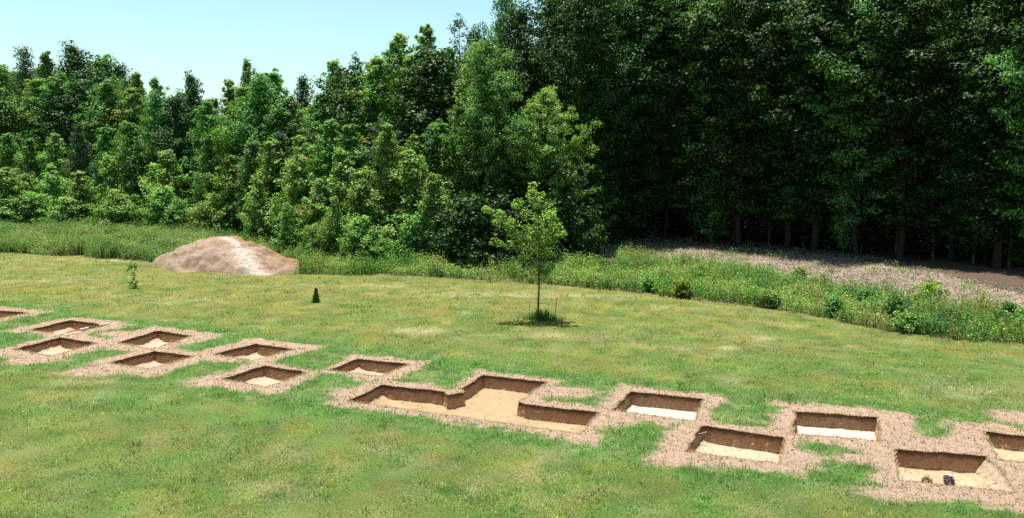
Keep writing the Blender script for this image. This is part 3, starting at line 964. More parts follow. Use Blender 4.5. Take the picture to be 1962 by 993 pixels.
BUSH = [
    ('young', 492, 345, 46, .95, 'dense bushy young tree standing at the back of the dirt mound'),
    ('bush', 312, 368, 53.5, 1.25, 'yellow green bush at the left end of the dirt mound'),
    ('bush', 395, 392, 52, 1.2, 'yellow green bush straight behind the dirt mound'),
    ('bush', 60, 378, 57, 1.2, 'round bush above the weeds at the left frame edge'),
    ('bush', 130, 385, 56, 1.3, 'round bush in the weeds left of the yellow green ones'),
    ('bush', 225, 378, 55, 1.3, 'wide bush between the left weeds and the yellow green bushes'),
    ('young', 548, 390, 42.4, .75, 'short leafy tree touching the right shoulder of the mound'),
    ('young', 640, 378, 40, .8, 'short leafy tree above the right foot of the mound'),
    ('bush', 604, 440, 39.8, 1.0, 'bush beside the dark gap at the right foot of the mound'),
    ('bush', 690, 425, 39.4, 1.1, 'leafy bush right of the dark gap at the thicket edge'),
    ('bush', 735, 462, 38.6, .95, 'low rounded bush at the lawn edge below the tallest slim tree'),
    ('bush', 800, 420, 40.0, 1.1, 'bush behind the bright weeds at the thicket edge'),
    ('bush', 660, 472, 38.9, .8, 'smallest bush on the lawn edge above the cedar seedling'),
]
for kind, px, top, D, wide, label in BUSH:
    plant(kind, px, top, D, label, 'bushes at the edge of the thicket', wide)

# the big double tree behind the sapling
plant('broad', 938, 76, 41.5, 'tall tree of the big double crown behind the lone sapling, left half', None, .80, variant=0)
plant('broad', 1050, 168, 41.0, 'light crowned tree of the big double crown right behind the lone sapling', None, .95, variant=1)
plant('round', 1000, 230, 44.5, 'dark tree low between the two halves of the big double crown', None, .75)
plant('big', 880, 190, 42.5, 'tree leaning out left of the big double crown behind the sapling', None, .65)
for i, (px, top, D) in enumerate(((900, 400, 38.8), (955, 392, 38.6), (1015, 400, 39), (1075, 395, 39.4), (1120, 420, 41), (985, 330, 41.5), (1060, 330, 42))):  # added with shade-dark leaf colour, to darken the space below the crown
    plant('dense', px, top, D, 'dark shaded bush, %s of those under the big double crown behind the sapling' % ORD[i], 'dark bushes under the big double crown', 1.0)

def at_px_base(D):
    return CY + FPX * (CAMH / D - math.tan(PITCH)) / (1 + CAMH / D * math.tan(PITCH))


# the dark woods on the right
EDGE_W = [(1165, -60, 47), (1230, -90, 50), (1300, -40, 52), (1370, -110, 50), (1445, -70, 48.5), (1520, -60, 47), (1600, -130, 45.5), (1680, -90, 44), (1765, -60, 42.5),
          (1850, -120, 41), (1945, -100, 38.5), (2040, -120, 36)]
for i, (px, top, D) in enumerate(EDGE_W):
    px += trng.uniform(-26, 26); D += trng.uniform(-.3, 2.8)
    lab = 'tall dark tree, %s from the left along the chip covered edge of the woods' % ORD[i]
    plant('tall', px, top, D, lab, 'trees along the edge of the woods', trng.uniform(.8, 1.15))
for px, top, D, w, lab in ((1372, 232, 50, .8, 'lighter slim tree catching sun in front of the dark woods, behind the chip strip'),  # this tree and the next are added to stand for sunlit patches
                           (1625, 318, 45.5, .7, 'small sunlit green tree low among the dark trunks of the woods'),
                           (1130, 300, 47.5, .8, 'slim tree between the big double crown and the dark woods')):
    plant('slim', px, top, D, lab, 'trees along the edge of the woods', w)
UND = [(1150, 330, 50), (1215, 370, 52), (1290, 300, 53), (1345, 345, 51), (1410, 300, 50), (1480, 340, 48), (1545, 330, 47), (1600, 300, 46), (1660, 330, 45),
       (1730, 310, 44), (1800, 320, 42.5), (1880, 340, 40), (1950, 300, 39)]
for i, (px, top, D) in enumerate(UND):
    plant('under', px, top, D + 1.5, 'sparse dark small tree, %s from the left under the woods edge' % ORD[i], 'small trees under the woods', 1.0)
for i in range(20):
    px = 1110 + i * 50
    D = float(np.interp(px, [p[0] for p in EDGE_W], [p[2] for p in EDGE_W])) + trng.uniform(2.2, 4.5)
    base_y = CY + FPX * (CAMH / D - math.tan(PITCH)) / (1 + CAMH / D * math.tan(PITCH))
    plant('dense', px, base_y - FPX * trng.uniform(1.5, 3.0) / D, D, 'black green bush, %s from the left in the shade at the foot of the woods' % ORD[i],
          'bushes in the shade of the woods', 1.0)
for i in range(16):  # back row added in shade-dark leaves to deepen the darkness inside
    px = 1130 + i * 62
    D = float(np.interp(px, [p[0] for p in EDGE_W], [p[2] for p in EDGE_W])) + trng.uniform(6, 9)
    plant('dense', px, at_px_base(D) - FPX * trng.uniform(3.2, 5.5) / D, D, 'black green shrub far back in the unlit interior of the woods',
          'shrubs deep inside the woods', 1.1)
for rrow, (dd, stepx) in enumerate(((4.5, 70), (9, 85), (14, 90))):
    px = 1090 + 20 * rrow
    while px < 2080:
        base = float(np.interp(px, [p[0] for p in EDGE_W], [p[2] for p in EDGE_W]))
        plant('tall' if trng.random() < .8 else 'pine', px + trng.uniform(-15, 15), -60 + trng.uniform(-50, 40) + (40 if px < 1150 else 0), base + dd + trng.uniform(-1, 1),
              'tall dark tree deep inside the woods behind the edge trees', 'trees deep inside the woods', .9)
        px += stepx
# small thin trunks between them
print('trees', sum(_count.values()))


# far off woods that close every gap -----------------------------------------------------------
def far_woods():
    r = np.random.default_rng(77)
    bag = Bag()
    n = 130000
    px = r.uniform(-80, 2100, n)
    D = np.where(px < 1120, np.interp(px, [-80, 290, 310, 900, 1120], [104, 104, 78, 66, 60]), np.interp(px, [1120, 1400, 2050], [66, 68, 60])) + r.uniform(0, 6, n)
    topy = np.interp(px, [-80, 30, 100, 180, 280, 330, 400, 600, 700, 800, 900, 1000, 1100, 1150, 1300, 2050],
                     [150, 150, 160, 165, 200, 235, 240, 225, 190, 160, 150, 110, 40, 0, -60, -80])
    topy = topy + (vnoise(px / 22, px * 0, 3) - .5) * 40
    X = (px - CX) / FPX * D
    H = CAMH + (298 - topy) / FPX * D
    Z = H * r.random(n) ** .8
    cl = np.stack([vnoise(X * .9, Z * .9, 5), vnoise(X * .9, Z * .9, 6)], 1) - .5
    P = np.column_stack([X + cl[:, 0] * 1.5, D + (vnoise(X * .7, Z * .7, 9) - .5) * 4, Z + cl[:, 1] * 1.2])
    nr = np.array([0, -.4, .6]) + r.normal(0, .5, P.shape)
    col = mix((0.018, 0.055, 0.014), (0.065, 0.13, 0.025), r.random(n))
    bag.add(*leaf_quads(P, nr, r.uniform(.3, .62, n), col, r))
    tag(bag.build('distant_woods', M_LEAF_DARK), 'mass of distant woods closing the gaps behind the trees', 'woods', kind='stuff')


far_woods()


# ------------------------------------------------------------------ weeds
MOUND_C = np.array([-13.75, 38.9])


def mound_r(X, Y):
    ang = np.arctan2(Y / 2.85, X / 4.2)
    return np.hypot(X / 4.2, Y / 2.85) / (1 + .10 * np.sin(ang * 3 + 1) * .6 + .05 * np.sin(ang * 7) + .03 * np.sin(ang * 13 + 2) + .26 * np.exp(-((ang + .58) / .33) ** 2) - .08)


def off_mound(P, m=1.1):
    q = P - MOUND_C; a = R(26)
    X = q[:, 0] * math.cos(a) - q[:, 1] * math.sin(a); Y = q[:, 0] * math.sin(a) + q[:, 1] * math.cos(a)
    front = (q[:, 1] < 0.3 - .45 * q[:, 0]) & (q[:, 0] > -4.0) & (q[:, 0] < 4.0) & (q[:, 1] < 1)
    return (mound_r(X, Y) > m) & ~front


def build_weeds():
    r = np.random.default_rng(9)
    bag = Bag()
    # stems per zone
    zones = []
    n = 33000
    P = scatter(n, 1.5, 26, 21, 47, r)           # right hand band
    yl = Y_LAWN(P[:, 0]); yw = np.where(P[:, 0] > 5.5, Y_WEED(P[:, 0]), 39.5)
    jag = (fbm(P[:, 0] * .9, P[:, 1] * .9, 41) - .5) * 1.6
    dens = fbm(P[:, 0] * 1.1, P[:, 1] * 1.1, 42)
    ok = (P[:, 1] > yl + jag * .35 + .1) & (P[:, 1] < yw + jag + .3) & (dens > .30) & in_view(P, 6)
    zones.append((P[ok], .62, 0))
    P = scatter(1500, 6, 21, 25, 52, r)          # stray weeds on the chips
    ok = (P[:, 1] > Y_WEED(P[:, 0])) & (P[:, 1] < Y_CHIP(P[:, 0]) + 1.5) & (fbm(P[:, 0] * .9, P[:, 1] * .9, 43) > .56)
    zones.append((P[ok], .35, 0))
    P = scatter(52000, -40, -16, 38, 59, r)      # tall weeds on the left
    ok = (P[:, 1] > Y_LAWN(P[:, 0]) + .2 + (vnoise(P[:, 0] * 1.2, P[:, 1], 4) - .5) * .9) & in_view(P, 4)
    ok &= P[:, 1] < 59
    # keep the mound clear
    ok &= off_mound(P)
    zones.append((P[ok], .66, 1))
    P = scatter(15000, -17, 4, 33.5, 44, r)      # fringe in front of the thicket
    pxs = CX + P[:, 0] / P[:, 1] * FPX
    ok = (P[:, 1] > Y_LAWN(P[:, 0]) + .15 + (vnoise(P[:, 0] * 1.2, P[:, 1], 4) - .5) * .8) & (P[:, 1] < edge_depth(pxs) + 1.6)
    ok &= off_mound(P, 1.08)
    ok &= ~((pxs > 905) & (pxs < 1075) & (r.random(len(P)) < .6))
    zones.append((P[ok], .75, 0))
    P = scatter(6000, -3.8, 1, 35.5, 41, r)
    for P, hh, grassy in zones:
        n = len(P)
        if n == 0: continue
        X, Y = P[:, 0], P[:, 1]
        hn = sstep(.25, .75, fbm(X * .9, Y * .9, 51))
        h = hh * (0.35 + 1.0 * hn) * r.uniform(.6, 1.2, n)
        tone = fbm(X * .6, Y * .6, 52)
        base = mix((0.105, 0.215, 0.048), (0.235, 0.295, 0.100), sstep(.35, .62, tone))
        base = base * 1.15
        if grassy: base = mix(base, (0.17, 0.23, 0.11), np.full(n, .45))
        base = base * (.55 + 1.0 * fbm(X * 2.2, Y * 2.2, 57, 3))[:, None]
        brown = sstep(.58, .72, fbm(X * .9 + 4, Y * .9, 58)); base = mix(base, (.26, .22, .10), brown * .6)
        blu = sstep(.55, .7, fbm(X * .5, Y * .9, 53))
        base = mix(base, (0.09, 0.19, 0.075), blu * .7)
        red = (r.random(n) < .05)
        base = np.where(red[:, None], np.array([0.26, 0.16, 0.06]), base)
        # upright blades
        for k in range(3):
            q = P + r.normal(0, .05, P.shape)
            c = base * r.uniform(.6, 1.35, n)[:, None]
            dryk = (r.random(n) < .10)[:, None]
            c = np.where(dryk, np.array([.42, .34, .17]), c)
            bag.add(*blades(q, np.full(n, -.02), h * r.uniform(.6, 1.1, n), np.full(n, .026 if grassy else .022), r.uniform(.05, .5, n), c, r))
        # leaves up the stem
        k = 9 if not grassy else 8
        idx = np.repeat(np.arange(n), k)
        t = r.random(len(idx)) ** .7
        off = r.normal(0, .09, (len(idx), 2))
        Q = np.column_stack([P[idx] + off, h[idx] * t])
        nr = np.column_stack([off * 4, np.full(len(idx), .8)]) + r.normal(0, .4, (len(idx), 3))
        c = base[idx] * r.uniform(.6, 1.45, len(idx))[:, None]
        V, F, T = leaf_quads(Q, nr, r.uniform(.05, .12, len(idx)), c, r, asp=.5)
        # quads to triangles so that the bag holds one kind of face
        F = np.concatenate([F[:, [0, 1, 2]], F[:, [0, 2, 3]]])
        bag.add(V, F, T)
    tag(bag.build('weeds', M_BLADE), 'tall unmown weeds between the lawn and the woods', 'weeds', kind='stuff')


build_weeds()


# weed bushes that stand out in the right hand band
def small_bush(px, py, h, w, pal, label, seed, name='weed_bush'):
    g = G(px, py)
    t = tree_meshes(name + str(seed), seed, h, w, 'round', .02, pal, .085, 26, .17, nb=26, tipgold=.5)
    root = empty(name, (g[0], g[1], 0))
    tag(root, label, 'bush', 'weed bushes in the strip beside the lawn')
    link('stem', t['trunk'], None, root); link('crown', t['crown'], None, root)


small_bush(1245, 558, .45, .3, 'light', 'small dark weed bush at the lawn edge, nearest to the sapling', 301)
small_bush(1592, 606, .55, .38, 'mid', 'dark round weed bush on the lawn edge below the chip strip', 302)
small_bush(1715, 618, .8, .72, 'mid', 'biggest dark weed bush in the right part of the weed strip', 303)
small_bush(1660, 590, .55, .4, 'mid', 'low weed bush left of the biggest dark one', 304)
small_bush(1778, 590, .8, .75, 'yellow', 'yellow green weed bush where weeds meet the chip strip', 305)
small_bush(1930, 632, .75, .5, 'mid', 'weed bush close to the right frame edge', 306)
small_bush(1745, 638, .4, .45, 'light', 'low spreading weed bush at the lawn edge below the biggest dark one', 307)
small_bush(1480, 590, .45, .4, 'light', 'low weed bush in the middle of the weed strip', 308)
small_bush(1310, 570, .6, .38, 'yellow', 'yellowish weed bush right of the small dark one nearest the sapling', 309)
small_bush(1530, 540, .5, .3, 'yellow', 'thin yellow green weed sprig standing up in the wood chips', 310)


def red_weed(px, py, h, label, seed):
    g = G(px, py); r = np.random.default_rng(seed); bag = Bag()
    n = 130
    P = r.normal(0, .10, (n, 2))
    bag.add(*blades(P, np.zeros(n), h * r.uniform(.5, 1.1, n), np.full(n, .02), r.uniform(.05, .45, n), mix((.16, .05, .025), (.34, .15, .07), r.random(n)), r))
    o = bag.build('dead_weed', M_BLADE, None, (g[0], g[1], 0))
    tag(o, label, 'weed', 'dead reddish weeds')


red_weed(1944, 630, .75, 'rust red dead weed clump at the right frame edge', 1)
red_weed(1884, 600, .55, 'brownish red dead weed just below the chip strip', 2)


# ------------------------------------------------------------------ dirt mound
def build_mound():
    c = MOUND_C
    n1, n2 = 190, 150
    u = np.linspace(-1.15, 1.35, n1); v = np.linspace(-1.25, 1.15, n2)
    U, Vv = np.meshgrid(u, v)
    X = (U * 4.2).ravel(); Y = (Vv * 2.85).ravel()
    rr = mound_r(X, Y)
    h = np.clip(1 - rr ** 2.6, 0, 1)
    A = np.interp(X, [-4.2, -2.9, -1.9, -.8, .3, 1.5, 2.9, 4.6], [1.0, 1.30, 1.42, 1.42, 1.22, .95, .78, .6])
    z = A * h ** .85 * np.interp(Y, [-3.1, -1.7, .3, 1.3, 3.1], [.55, .75, 1.0, 1.0, .8])
    z += sstep(0, .3, h) * ((fbm(X * 1.1 + 5, Y * 1.1, 81) - .5) * .62 + (fbm(X * 3.0, Y * 3.0, 83) - .5) * .30 + (vnoise(X * 12, Y * 12, 84) - .5) * .06)
    z -= .14 * np.exp(-((X + 1.5 + Y * .45) / .3) ** 2) * sstep(.1, .3, h) * (Y < .5)
    z -= .10 * np.exp(-((X + .3 + Y * .25) / .25) ** 2) * sstep(.1, .3, h) * (Y < .0)
    z = z - sstep(1.0, 1.7, z) * (z - 1.12) * .8
    z = z + sstep(0, .06, h) * .05 - .05
    # pale sand poured over the crest and down the front
    path = np.array([[-.7, .5], [.5, .0], [1.8, -.8], [3.1, -1.6], [4.2, -2.3]])
    P = np.stack([X, Y], 1)
    d = np.min([seg_dist(P, path[i], path[i + 1]) for i in range(4)], axis=0)
    pale = np.exp(-((d + (fbm(X * 2, Y * 2, 87) - .5) * .5) / (.26 + .16 * (X > 1.6))) ** 2) * (.7 + .5 * fbm(X * 4, Y * 4, 88))
    orange = np.clip(sstep(-.1, 1.0, Y) * .9 + sstep(1.2, 3, X) * .5 + (fbm(X * 1.3, Y * 1.3, 91) - .5), 0, 1)
    col = mix((.265, .19, .135), (.24, .14, .080), orange)
    col = mix(col, (.32, .25, .20), sstep(.45, .7, fbm(X * 1.1 + 3, Y * 1.1, 95)) * .6)
    col = mix(col, (.44, .375, .31), np.clip(pale, 0, 1))
    idx = np.arange(n1 * n2).reshape(n2, n1)
    F = np.stack([idx[:-1, :-1], idx[:-1, 1:], idx[1:, 1:], idx[1:, :-1]], -1).reshape(-1, 4)
    keep = (rr[F].min(1) < 1.03)
    me = np_mesh('dirt_mound', np.column_stack([X, Y, z]), F[keep], tint=col, smooth=True)
    m, nt, out = mat_new('loose_dirt')
    tc = N(nt, 'ShaderNodeTexCoord').outputs['Object']
    t = N(nt, 'ShaderNodeAttribute', attribute_name='tint').outputs['Color']
    f = noise(nt, 9, 6, .8, tc)
    c_ = mixc(nt, t, (.16, .09, .05), math_(nt, 'MULTIPLY', math_(nt, 'SUBTRACT', f, .45), 2.2))
    p = N(nt, 'ShaderNodeBsdfPrincipled'); nt.links.new(c_, p.inputs['Base Color']); p.inputs['Roughness'].default_value = .95
    p.inputs['Specular IOR Level'].default_value = .1
    b = N(nt, 'ShaderNodeBump'); b.inputs['Strength'].default_value = 1; b.inputs['Distance'].default_value = .06
    nt.links.new(f, b.inputs['Height']); nt.links.new(b.outputs[0], p.inputs['Normal']); nt.links.new(p.outputs[0], out.inputs[0])
    o = link('dirt_mound', me, m, None, (c[0], c[1], 0)); o.rotation_euler = (0, 0, R(-26))
    tag(o, 'wide heap of pinkish dug earth with a pale sandy streak down it', 'dirt mound')


build_mound()


# ------------------------------------------------------------------ lone sapling, seedlings
def build_sapling():
    g = G(1030, 613); r = np.random.default_rng(17)
    D = g[1]; k = D / FPX / 3.103
    root = empty('sapling', (g[0], g[1], 0)); tag(root, 'lone young oak sapling with thin bare stem on the open lawn', 'tree')
    bx, by = 466, 878
    spots = [(430, 75, 28), (422, 120, 30), (470, 130, 34), (440, 165, 30), (340, 175, 30), (320, 190, 20), (150, 215, 22), (175, 225, 18), (225, 255, 34), (240, 285, 34), (205, 290, 20),
             (520, 205, 34), (540, 235, 30), (400, 245, 36), (440, 270, 36), (500, 275, 44), (560, 285, 36), (590, 330, 26), (610, 345, 18), (375, 300, 40), (310, 345, 36), (290, 330, 22),
             (330, 370, 32), (200, 405, 26), (235, 420, 22), (290, 430, 30), (340, 420, 30), (400, 405, 42), (440, 385, 36), (500, 390, 40), (540, 400, 36), (450, 450, 40), (400, 480, 34),
             (370, 495, 24), (500, 480, 40), (540, 470, 26), (470, 520, 34), (430, 560, 26), (500, 560, 32), (540, 560, 24), (460, 600, 24), (500, 615, 24), (420, 625, 20), (395, 610, 14),
             (530, 630, 16), (470, 320, 40), (420, 340, 40), (480, 360, 40), (550, 330, 30), (470, 430, 40)]
    bag = [[], [], 0]
    def addt(V, F): bag[0].append(V); bag[1].append(F + bag[2]); bag[2] += len(V)
    H = (by - 60) * k
    zs = np.linspace(-.05, H, 12)
    tp = np.column_stack([np.sin(zs * 1.1) * .035 - np.clip(zs - 3.4, 0, 9) * .12, np.zeros(12), zs])
    addt(*tube(tp, np.linspace(.038, .008, 12), 8))
    cen = []; rad = []
    for sx, sy, sr in spots:
        dx = (sx - bx) * k; z = (by - sy) * k
        y = r.uniform(-1, 1) * math.sqrt(max(.05, .75 ** 2 - (dx * .6) ** 2)) * .8 * min(1, (H - z) / 1.2 + .15)
        c = np.array([dx, y, z]); cen.append(c); rad.append(sr * k * 1.05)
        zb = max(1.35, z - .35 * math.hypot(dx, y) - .12)
        p0 = np.array([np.interp(zb, zs, tp[:, 0]), 0, zb])
        mid_ = (p0 + c) / 2 + [0, 0, -.03]
        addt(*tube([p0, mid_, c], [.011, .008, .004], 5))
    cen = np.array(cen); rad = np.array(rad)
    # a second leaf bundle somewhere along each twig
    sel = r.random(len(cen)) < .45
    extra = cen * .72 + np.column_stack([np.zeros(len(cen)), np.zeros(len(cen)), cen[:, 2] * .28 - .1]); rad = np.concatenate([rad, rad[sel] * .7]); cen = np.concatenate([cen, (extra + r.normal(0, .06, cen.shape))[sel]])
    idx = np.repeat(np.arange(len(cen)), 44)
    q = r.normal(0, 1, (len(idx), 3)); q /= np.linalg.norm(q, axis=1)[:, None] ** .6 + .1
    P = cen[idx] + q * rad[idx][:, None] * .85
    nr = np.array([0, -.1, 1.0]) + q * .3 + r.normal(0, .4, P.shape)
    b = np.clip(r.random(len(idx)) * .8 + (q[:, 2] * .15), 0, 1)
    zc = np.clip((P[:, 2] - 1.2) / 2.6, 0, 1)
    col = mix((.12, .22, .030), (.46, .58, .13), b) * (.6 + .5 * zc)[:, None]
    V, F, T = leaf_quads(P, nr, r.uniform(.07, .14, len(P)), col, r, asp=.42)
    link('trunk', np_mesh('sapling_trunk', np.concatenate(bag[0]), np.concatenate(bag[1]), smooth=True), M_BARK, root)
    link('crown', np_mesh('sapling_crown', V, F, T), M_LEAF, root)
    # tuft of long grass round its foot
    n = 420; b2 = Bag()
    P = np.column_stack([r.normal(.12, .32, n), r.normal(-.02, .13, n)]) + g
    hh = r.uniform(.15, .42, n) * np.exp(-((P[:, 0] - g[0] - .12) / .55) ** 2)
    b2.add(*blades(P, np.zeros(n), hh + .05, np.full(n, .014), r.uniform(.1, .6, n), mix((.04, .10, .015), (.10, .17, .03), r.random(n)), r))
    tag(b2.build('long_grass', M_BLADE), 'dark uncut grass round the foot of the lone sapling', 'grass', kind='stuff')


build_sapling()


def stake(px, py, top, rad, label, lean=0.03):
    g = G(px, py); h = (py - top) / FPX * g[1]
    V, F = tube([[0, 0, -.05], [lean * .5, 0, h * .5], [lean, 0, h]], [rad, rad, rad * .8], 6)
    Vc, Fc = tube([[lean, 0, h], [lean + .001, 0, h + .03]], [rad * 1.25, rad * .7], 6)
    o = link('stake', np_mesh('stake', np.concatenate([V, Vc]), np.concatenate([F, Fc + len(V)])), M_BARK, None, (g[0], g[1], 0))
    tag(o, label, 'stake', 'thin stakes beside the sapling')


stake(1063, 603, 570, .013, 'thin dark wooden stake right of the lone sapling', .07)
stake(1015, 606, 578, .006, 'faint wire like stake left of the lone sapling', -.02)


def build_seedling():
    g = G(255, 552); r = np.random.default_rng(4)
    root = empty('seedling', (g[0], g[1], 0)); tag(root, 'tiny leafy seedling alone on the lawn left of the dirt mound', 'seedling')
    V, F = tube([[0, 0, -.02], [.02, 0, .35], [-.02, 0, .7], [.0, 0, .98]], [.012, .010, .008, .004], 6)
    link('stem', np_mesh('seedling_stem', V, F), M_TWIG, root)
    cl = np.array([[-.05, 0, .95], [.1, .03, .93], [.0, -.05, .84], [-.15, 0, .75], [.12, 0, .80], [-.1, .05, .86], [.02, 0, .55], [.05, 0, .42], [-.1, 0, .16], [.1, 0, .2], [.0, .1, .12], [.14, -.05, .08]])
    idx = np.repeat(np.arange(len(cl)), 9)
    P = cl[idx] + r.normal(0, .045, (len(idx), 3))
    V, F, T = leaf_quads(P, np.array([0, -.2, .8]) + r.normal(0, .4, P.shape), r.uniform(.085, .135, len(P)), mix((.03, .11, .015), (.09, .22, .035), r.random(len(P))), r)
    link('crown', np_mesh('seedling_leaves', V, F, T), M_LEAF, root)


build_seedling()


def build_cedar():
    g = G(605, 581); r = np.random.default_rng(6)
    root = empty('cedar_seedling', (g[0], g[1], 0)); root.scale = (.8, .8, .85); tag(root, 'small dark green cone shaped cedar seedling on the lawn', 'seedling')
    V, F = tube([[0, 0, -.02], [.0, 0, .35], [.03, 0, .62]], [.014, .010, .004], 6)
    link('stem', np_mesh('cedar_stem', V, F), M_TWIG, root)
    n = 1500
    z = r.random(n) ** 1.3 * .60; R_ = (.62 - z) * .24 * (1 + .35 * np.sin(z * 60)) + .015
    a = r.uniform(0, 6.28, n); q = np.sqrt(r.random(n)) * R_
    P = np.column_stack([q * np.cos(a) + z * .05, q * np.sin(a), z])
    d = np.column_stack([np.cos(a) * .5, np.sin(a) * .5, np.full(n, .8)]) + r.normal(0, .25, (n, 3)); d /= np.linalg.norm(d, axis=1)[:, None]
    V, F, T = needles(P, d, r.uniform(.05, .10, n), mix((.018, .075, .020), (.075, .18, .045), r.random(n)), r)
    link('crown', np_mesh('cedar_needles', V, F, T), M_NEEDLE, root)


build_cedar()


# ------------------------------------------------------------------ pole, clods, root, branches
def build_pole():
    a = G(101.5, 646); b = G(208, 622)
    L = float(np.linalg.norm(b - a))
    V, F = tube(np.column_stack([np.linspace(-L / 2, L / 2, 15), np.zeros(15), np.zeros(15)]), [.019] * 15, 10)
    cap = np.array([[-L / 2 - .03, 0, 0], [L / 2 + .03, 0, 0]])
    n = len(V); V = np.concatenate([V, cap])
    F = [tuple(f) for f in F]
    Fc = [(n, (j + 1) % 10, j, j) for j in range(10)] + [(n + 1, n - 10 + j, n - 10 + (j + 1) % 10, n - 10 + (j + 1) % 10) for j in range(10)]
    me = bpy.data.meshes.new('ranging_pole'); me.from_pydata([tuple(v) for v in V], [], F + [tuple(dict.fromkeys(f)) for f in Fc]); me.update()
    m, nt, out = mat_new('banded_paint')
    tc = N(nt, 'ShaderNodeTexCoord'); s = N(nt, 'ShaderNodeSeparateXYZ'); nt.links.new(tc.outputs['Object'], s.inputs[0])
    f = math_(nt, 'DIVIDE', math_(nt, 'ADD', s.outputs[0], L / 2), L)
    c = ramp(nt, f, [(0, (.75, .70, .64)), (.22, (.42, .025, .03)), (.46, (.75, .70, .64)), (.62, (.03, .02, .02)), (.82, (.75, .72, .68))])
    c.node.color_ramp.interpolation = 'CONSTANT'
    c = mixc(nt, c, (.3, .2, .12), math_(nt, 'MULTIPLY', noise(nt, 30, 4, .7, tc.outputs['Object']), .35))
    p = N(nt, 'ShaderNodeBsdfPrincipled'); nt.links.new(c, p.inputs['Base Color']); p.inputs['Roughness'].default_value = .45
    nt.links.new(p.outputs[0], out.inputs[0])
    c_ = (a + b) / 2
    o = link('ranging_pole', me, m, None, (c_[0], c_[1], .045))
    o.rotation_euler = (0, 0, math.atan2(b[1] - a[1], b[0] - a[0]))
    tag(o, 'red and white banded pole lying along the rim of a pit', 'pole')


build_pole()


def clod(px, py, zf, s, col, label, seed, pale=False):
    g = G(px, py, zf); r = np.random.default_rng(seed)
    import bmesh
    bm = bmesh.new(); bmesh.ops.create_icosphere(bm, subdivisions=4, radius=1)
    V = np.array([v.co[:] for v in bm.verts]); F = np.array([[v.index for v in f.verts] for f in bm.faces]); bm.free()
    d = 1 + (fbm(V[:, 0] * 1.7 + seed, V[:, 1] * 1.7 + V[:, 2] * 1.3, seed) - .5) * .9 + (vnoise(V[:, 0] * 6 + V[:, 2] * 4, V[:, 1] * 6, seed + 3) - .5) * .28
    V = V * d[:, None] * s
    V[:, 2] += s[2] * .72
    V[:, 2] = np.maximum(V[:, 2], -.01)
    root = empty('soil_clod', (g[0], g[1], zf), r.uniform(0, 3)); tag(root, label, 'clod', 'dark clods in the nearest pit')
    m = simple_mat('clod_soil' + str(seed), col, scale=16, amount=.55, bump=.8)
    link('clod_body', np_mesh('clod_body', V, F, smooth=False), m, root)
    n = 160; b2 = Bag(); k = r.integers(0, len(V), n)
    b2.add(*blades(V[k][:, :2] * .97, V[k][:, 2], r.uniform(.02, .08, n), np.full(n, .006), r.uniform(.3, .99, n), mix((.10, .06, .04), (.42, .33, .22), r.random(n)), r))
    b2.build('roots', M_BLADE, root)
    if pale:
        q = V[V[:, 2] > s[2] * 1.1]
        cp = V.mean(0)
        keep = (V[F].mean(1)[:, 2] > s[2] * 1.05) & (V[F].mean(1)[:, 0] > -.02)
        W = (V - [0, 0, s[2] * .72]) * 1.05 + [0, 0, s[2] * .75]
        link('pale_face', np_mesh('pale_face', W, F[keep]), simple_mat('pale_clay_face', (.62, .58, .54), scale=12, amount=.25), root)


clod(1776, 928, -.33, np.array([.085, .075, .07]), (.13, .075, .045), 'smaller dark brown clod on the left in the rock pit', 31)
clod(1818, 926, -.33, np.array([.10, .085, .085]), (.10, .07, .06), 'larger dark clod with a pale top on the right in the rock pit', 35, True)


def build_root():
    # pale root curling out of the left wall of one pit
    a = G(1352, 826); k = a[1] / FPX / 4.728
    pts = [(958, 505), (935, 520), (905, 526), (880, 522), (862, 518), (862, 530), (876, 540), (868, 552), (850, 545)]
    P = np.array([[(x - 905) * k, .02 * math.sin(i * 1.3), -(y - 500) * k * 1.02 - .02] for i, (x, y) in enumerate(pts)])
    V, F = tube(P, np.linspace(.010, .004, len(P)), 6)
    g = G(1150 + 905 / 4.728, 720 + 478 / 4.728)
    o = link('root', np_mesh('root', V, F, smooth=True), M_TWIG, None, (g[0] + .0, g[1] - .10, 0.0))
    tag(o, 'pale curled root sticking out of the shaded left wall of a pit', 'root')


build_root()


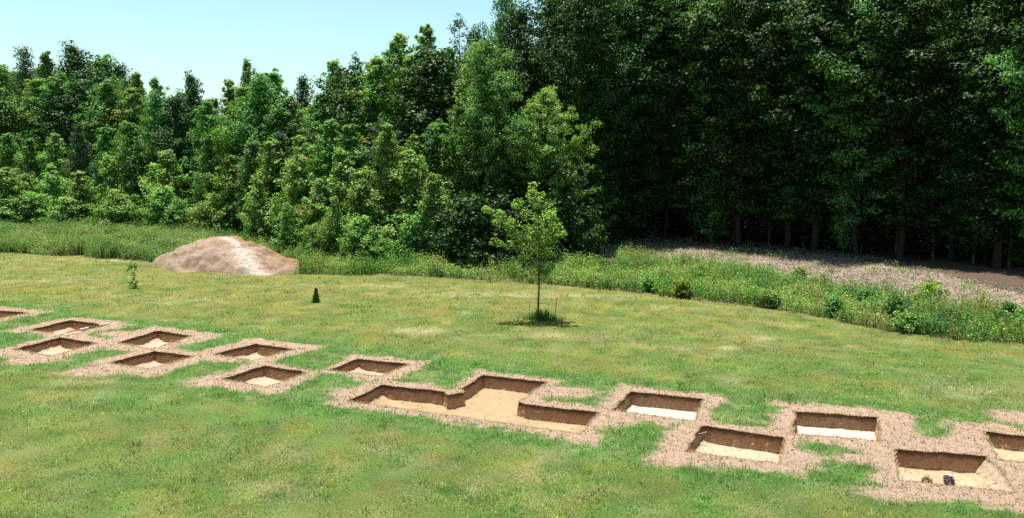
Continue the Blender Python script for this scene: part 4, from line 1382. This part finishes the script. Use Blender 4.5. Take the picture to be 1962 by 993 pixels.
def stick(px, py, px2, py2, rad, label, z=.06, name='fallen_branch'):
    a = G(px, py); b = G(px2, py2); r = np.random.default_rng(int(px))
    n = 7; t = np.linspace(0, 1, n)[:, None]
    P = np.column_stack([a + (b - a) * t, np.full(n, z)]); P[1:-1] += r.normal(0, rad * 1.1, (n - 2, 3))
    c = P.mean(0)
    V, F = tube(P - c, np.linspace(rad, rad * .45, n), 7)
    s0 = P[3] - c; d = (b - a) / np.linalg.norm(b - a); e = np.array([-d[1], d[0]])
    V2, F2 = tube([s0, s0 + [*(d * .25 + e * .15), .07], s0 + [*(d * .5 + e * .32), .10]], [rad * .5, rad * .35, rad * .15], 5)
    o = link(name, np_mesh(name, np.concatenate([V, V2]), np.concatenate([F, F2 + len(V)]), smooth=True), M_TWIG, None, tuple(c))
    tag(o, label, 'branch', 'fallen branches at the edge of the woods')


stick(1612, 492, 1630, 504, .035, 'short pale branch lying on the chips in front of the woods')
stick(1285, 420, 1300, 432, .05, 'pale fallen branch leaning in the dark left end of the woods', .5)
stick(1695, 418, 1725, 428, .05, 'grey fallen branch low in the dark woods at right', .4)
stick(1220, 452, 1250, 455, .04, 'thin fallen branch on the ground beside the brown leaf pile')


def leaf_pile():
    g = G(1232, 455); r = np.random.default_rng(8); bag = Bag(); n = 2600
    q = r.normal(0, 1, (n, 2)) * [1.1, .45]
    z = np.exp(-(q[:, 0] / 1.1) ** 2 - (q[:, 1] / .6) ** 2) * .55 * r.random(n) ** .5
    P = np.column_stack([q, z])
    bag.add(*leaf_quads(P, np.array([0, -.3, .8]) + r.normal(0, .5, P.shape), r.uniform(.08, .18, n), mix((.16, .07, .035), (.46, .26, .15), r.random(n)), r))
    tag(bag.build('leaf_pile', M_BLADE, None, (g[0], g[1], 0)), 'pile of reddish brown dead leaves under the left end of the woods', 'leaf pile', kind='stuff')


leaf_pile()


def chips():
    r = np.random.default_rng(13); bag = Bag()
    P = scatter(66000, 4.5, 26, 24, 56, r)
    ok = (P[:, 1] > Y_WEED(P[:, 0]) - .5) & (P[:, 1] < Y_CHIP(P[:, 0]) + 5) & in_view(P, 6)
    P = P[ok]; n = len(P)
    z = r.uniform(.0, .06, n) + .05
    col = mix((.14, .10, .085), (.42, .335, .29), r.random(n) ** 1.3)
    bag.add(*leaf_quads(np.column_stack([P, z]), np.array([0, 0, 1.]) + r.normal(0, .45, (n, 3)), r.uniform(.04, .15, n), col, r, asp=.45))
    tag(bag.build('wood_chips', M_BLADE), 'pinkish grey wood chips and dead litter strewn before the woods', 'wood chips', kind='stuff')


chips()
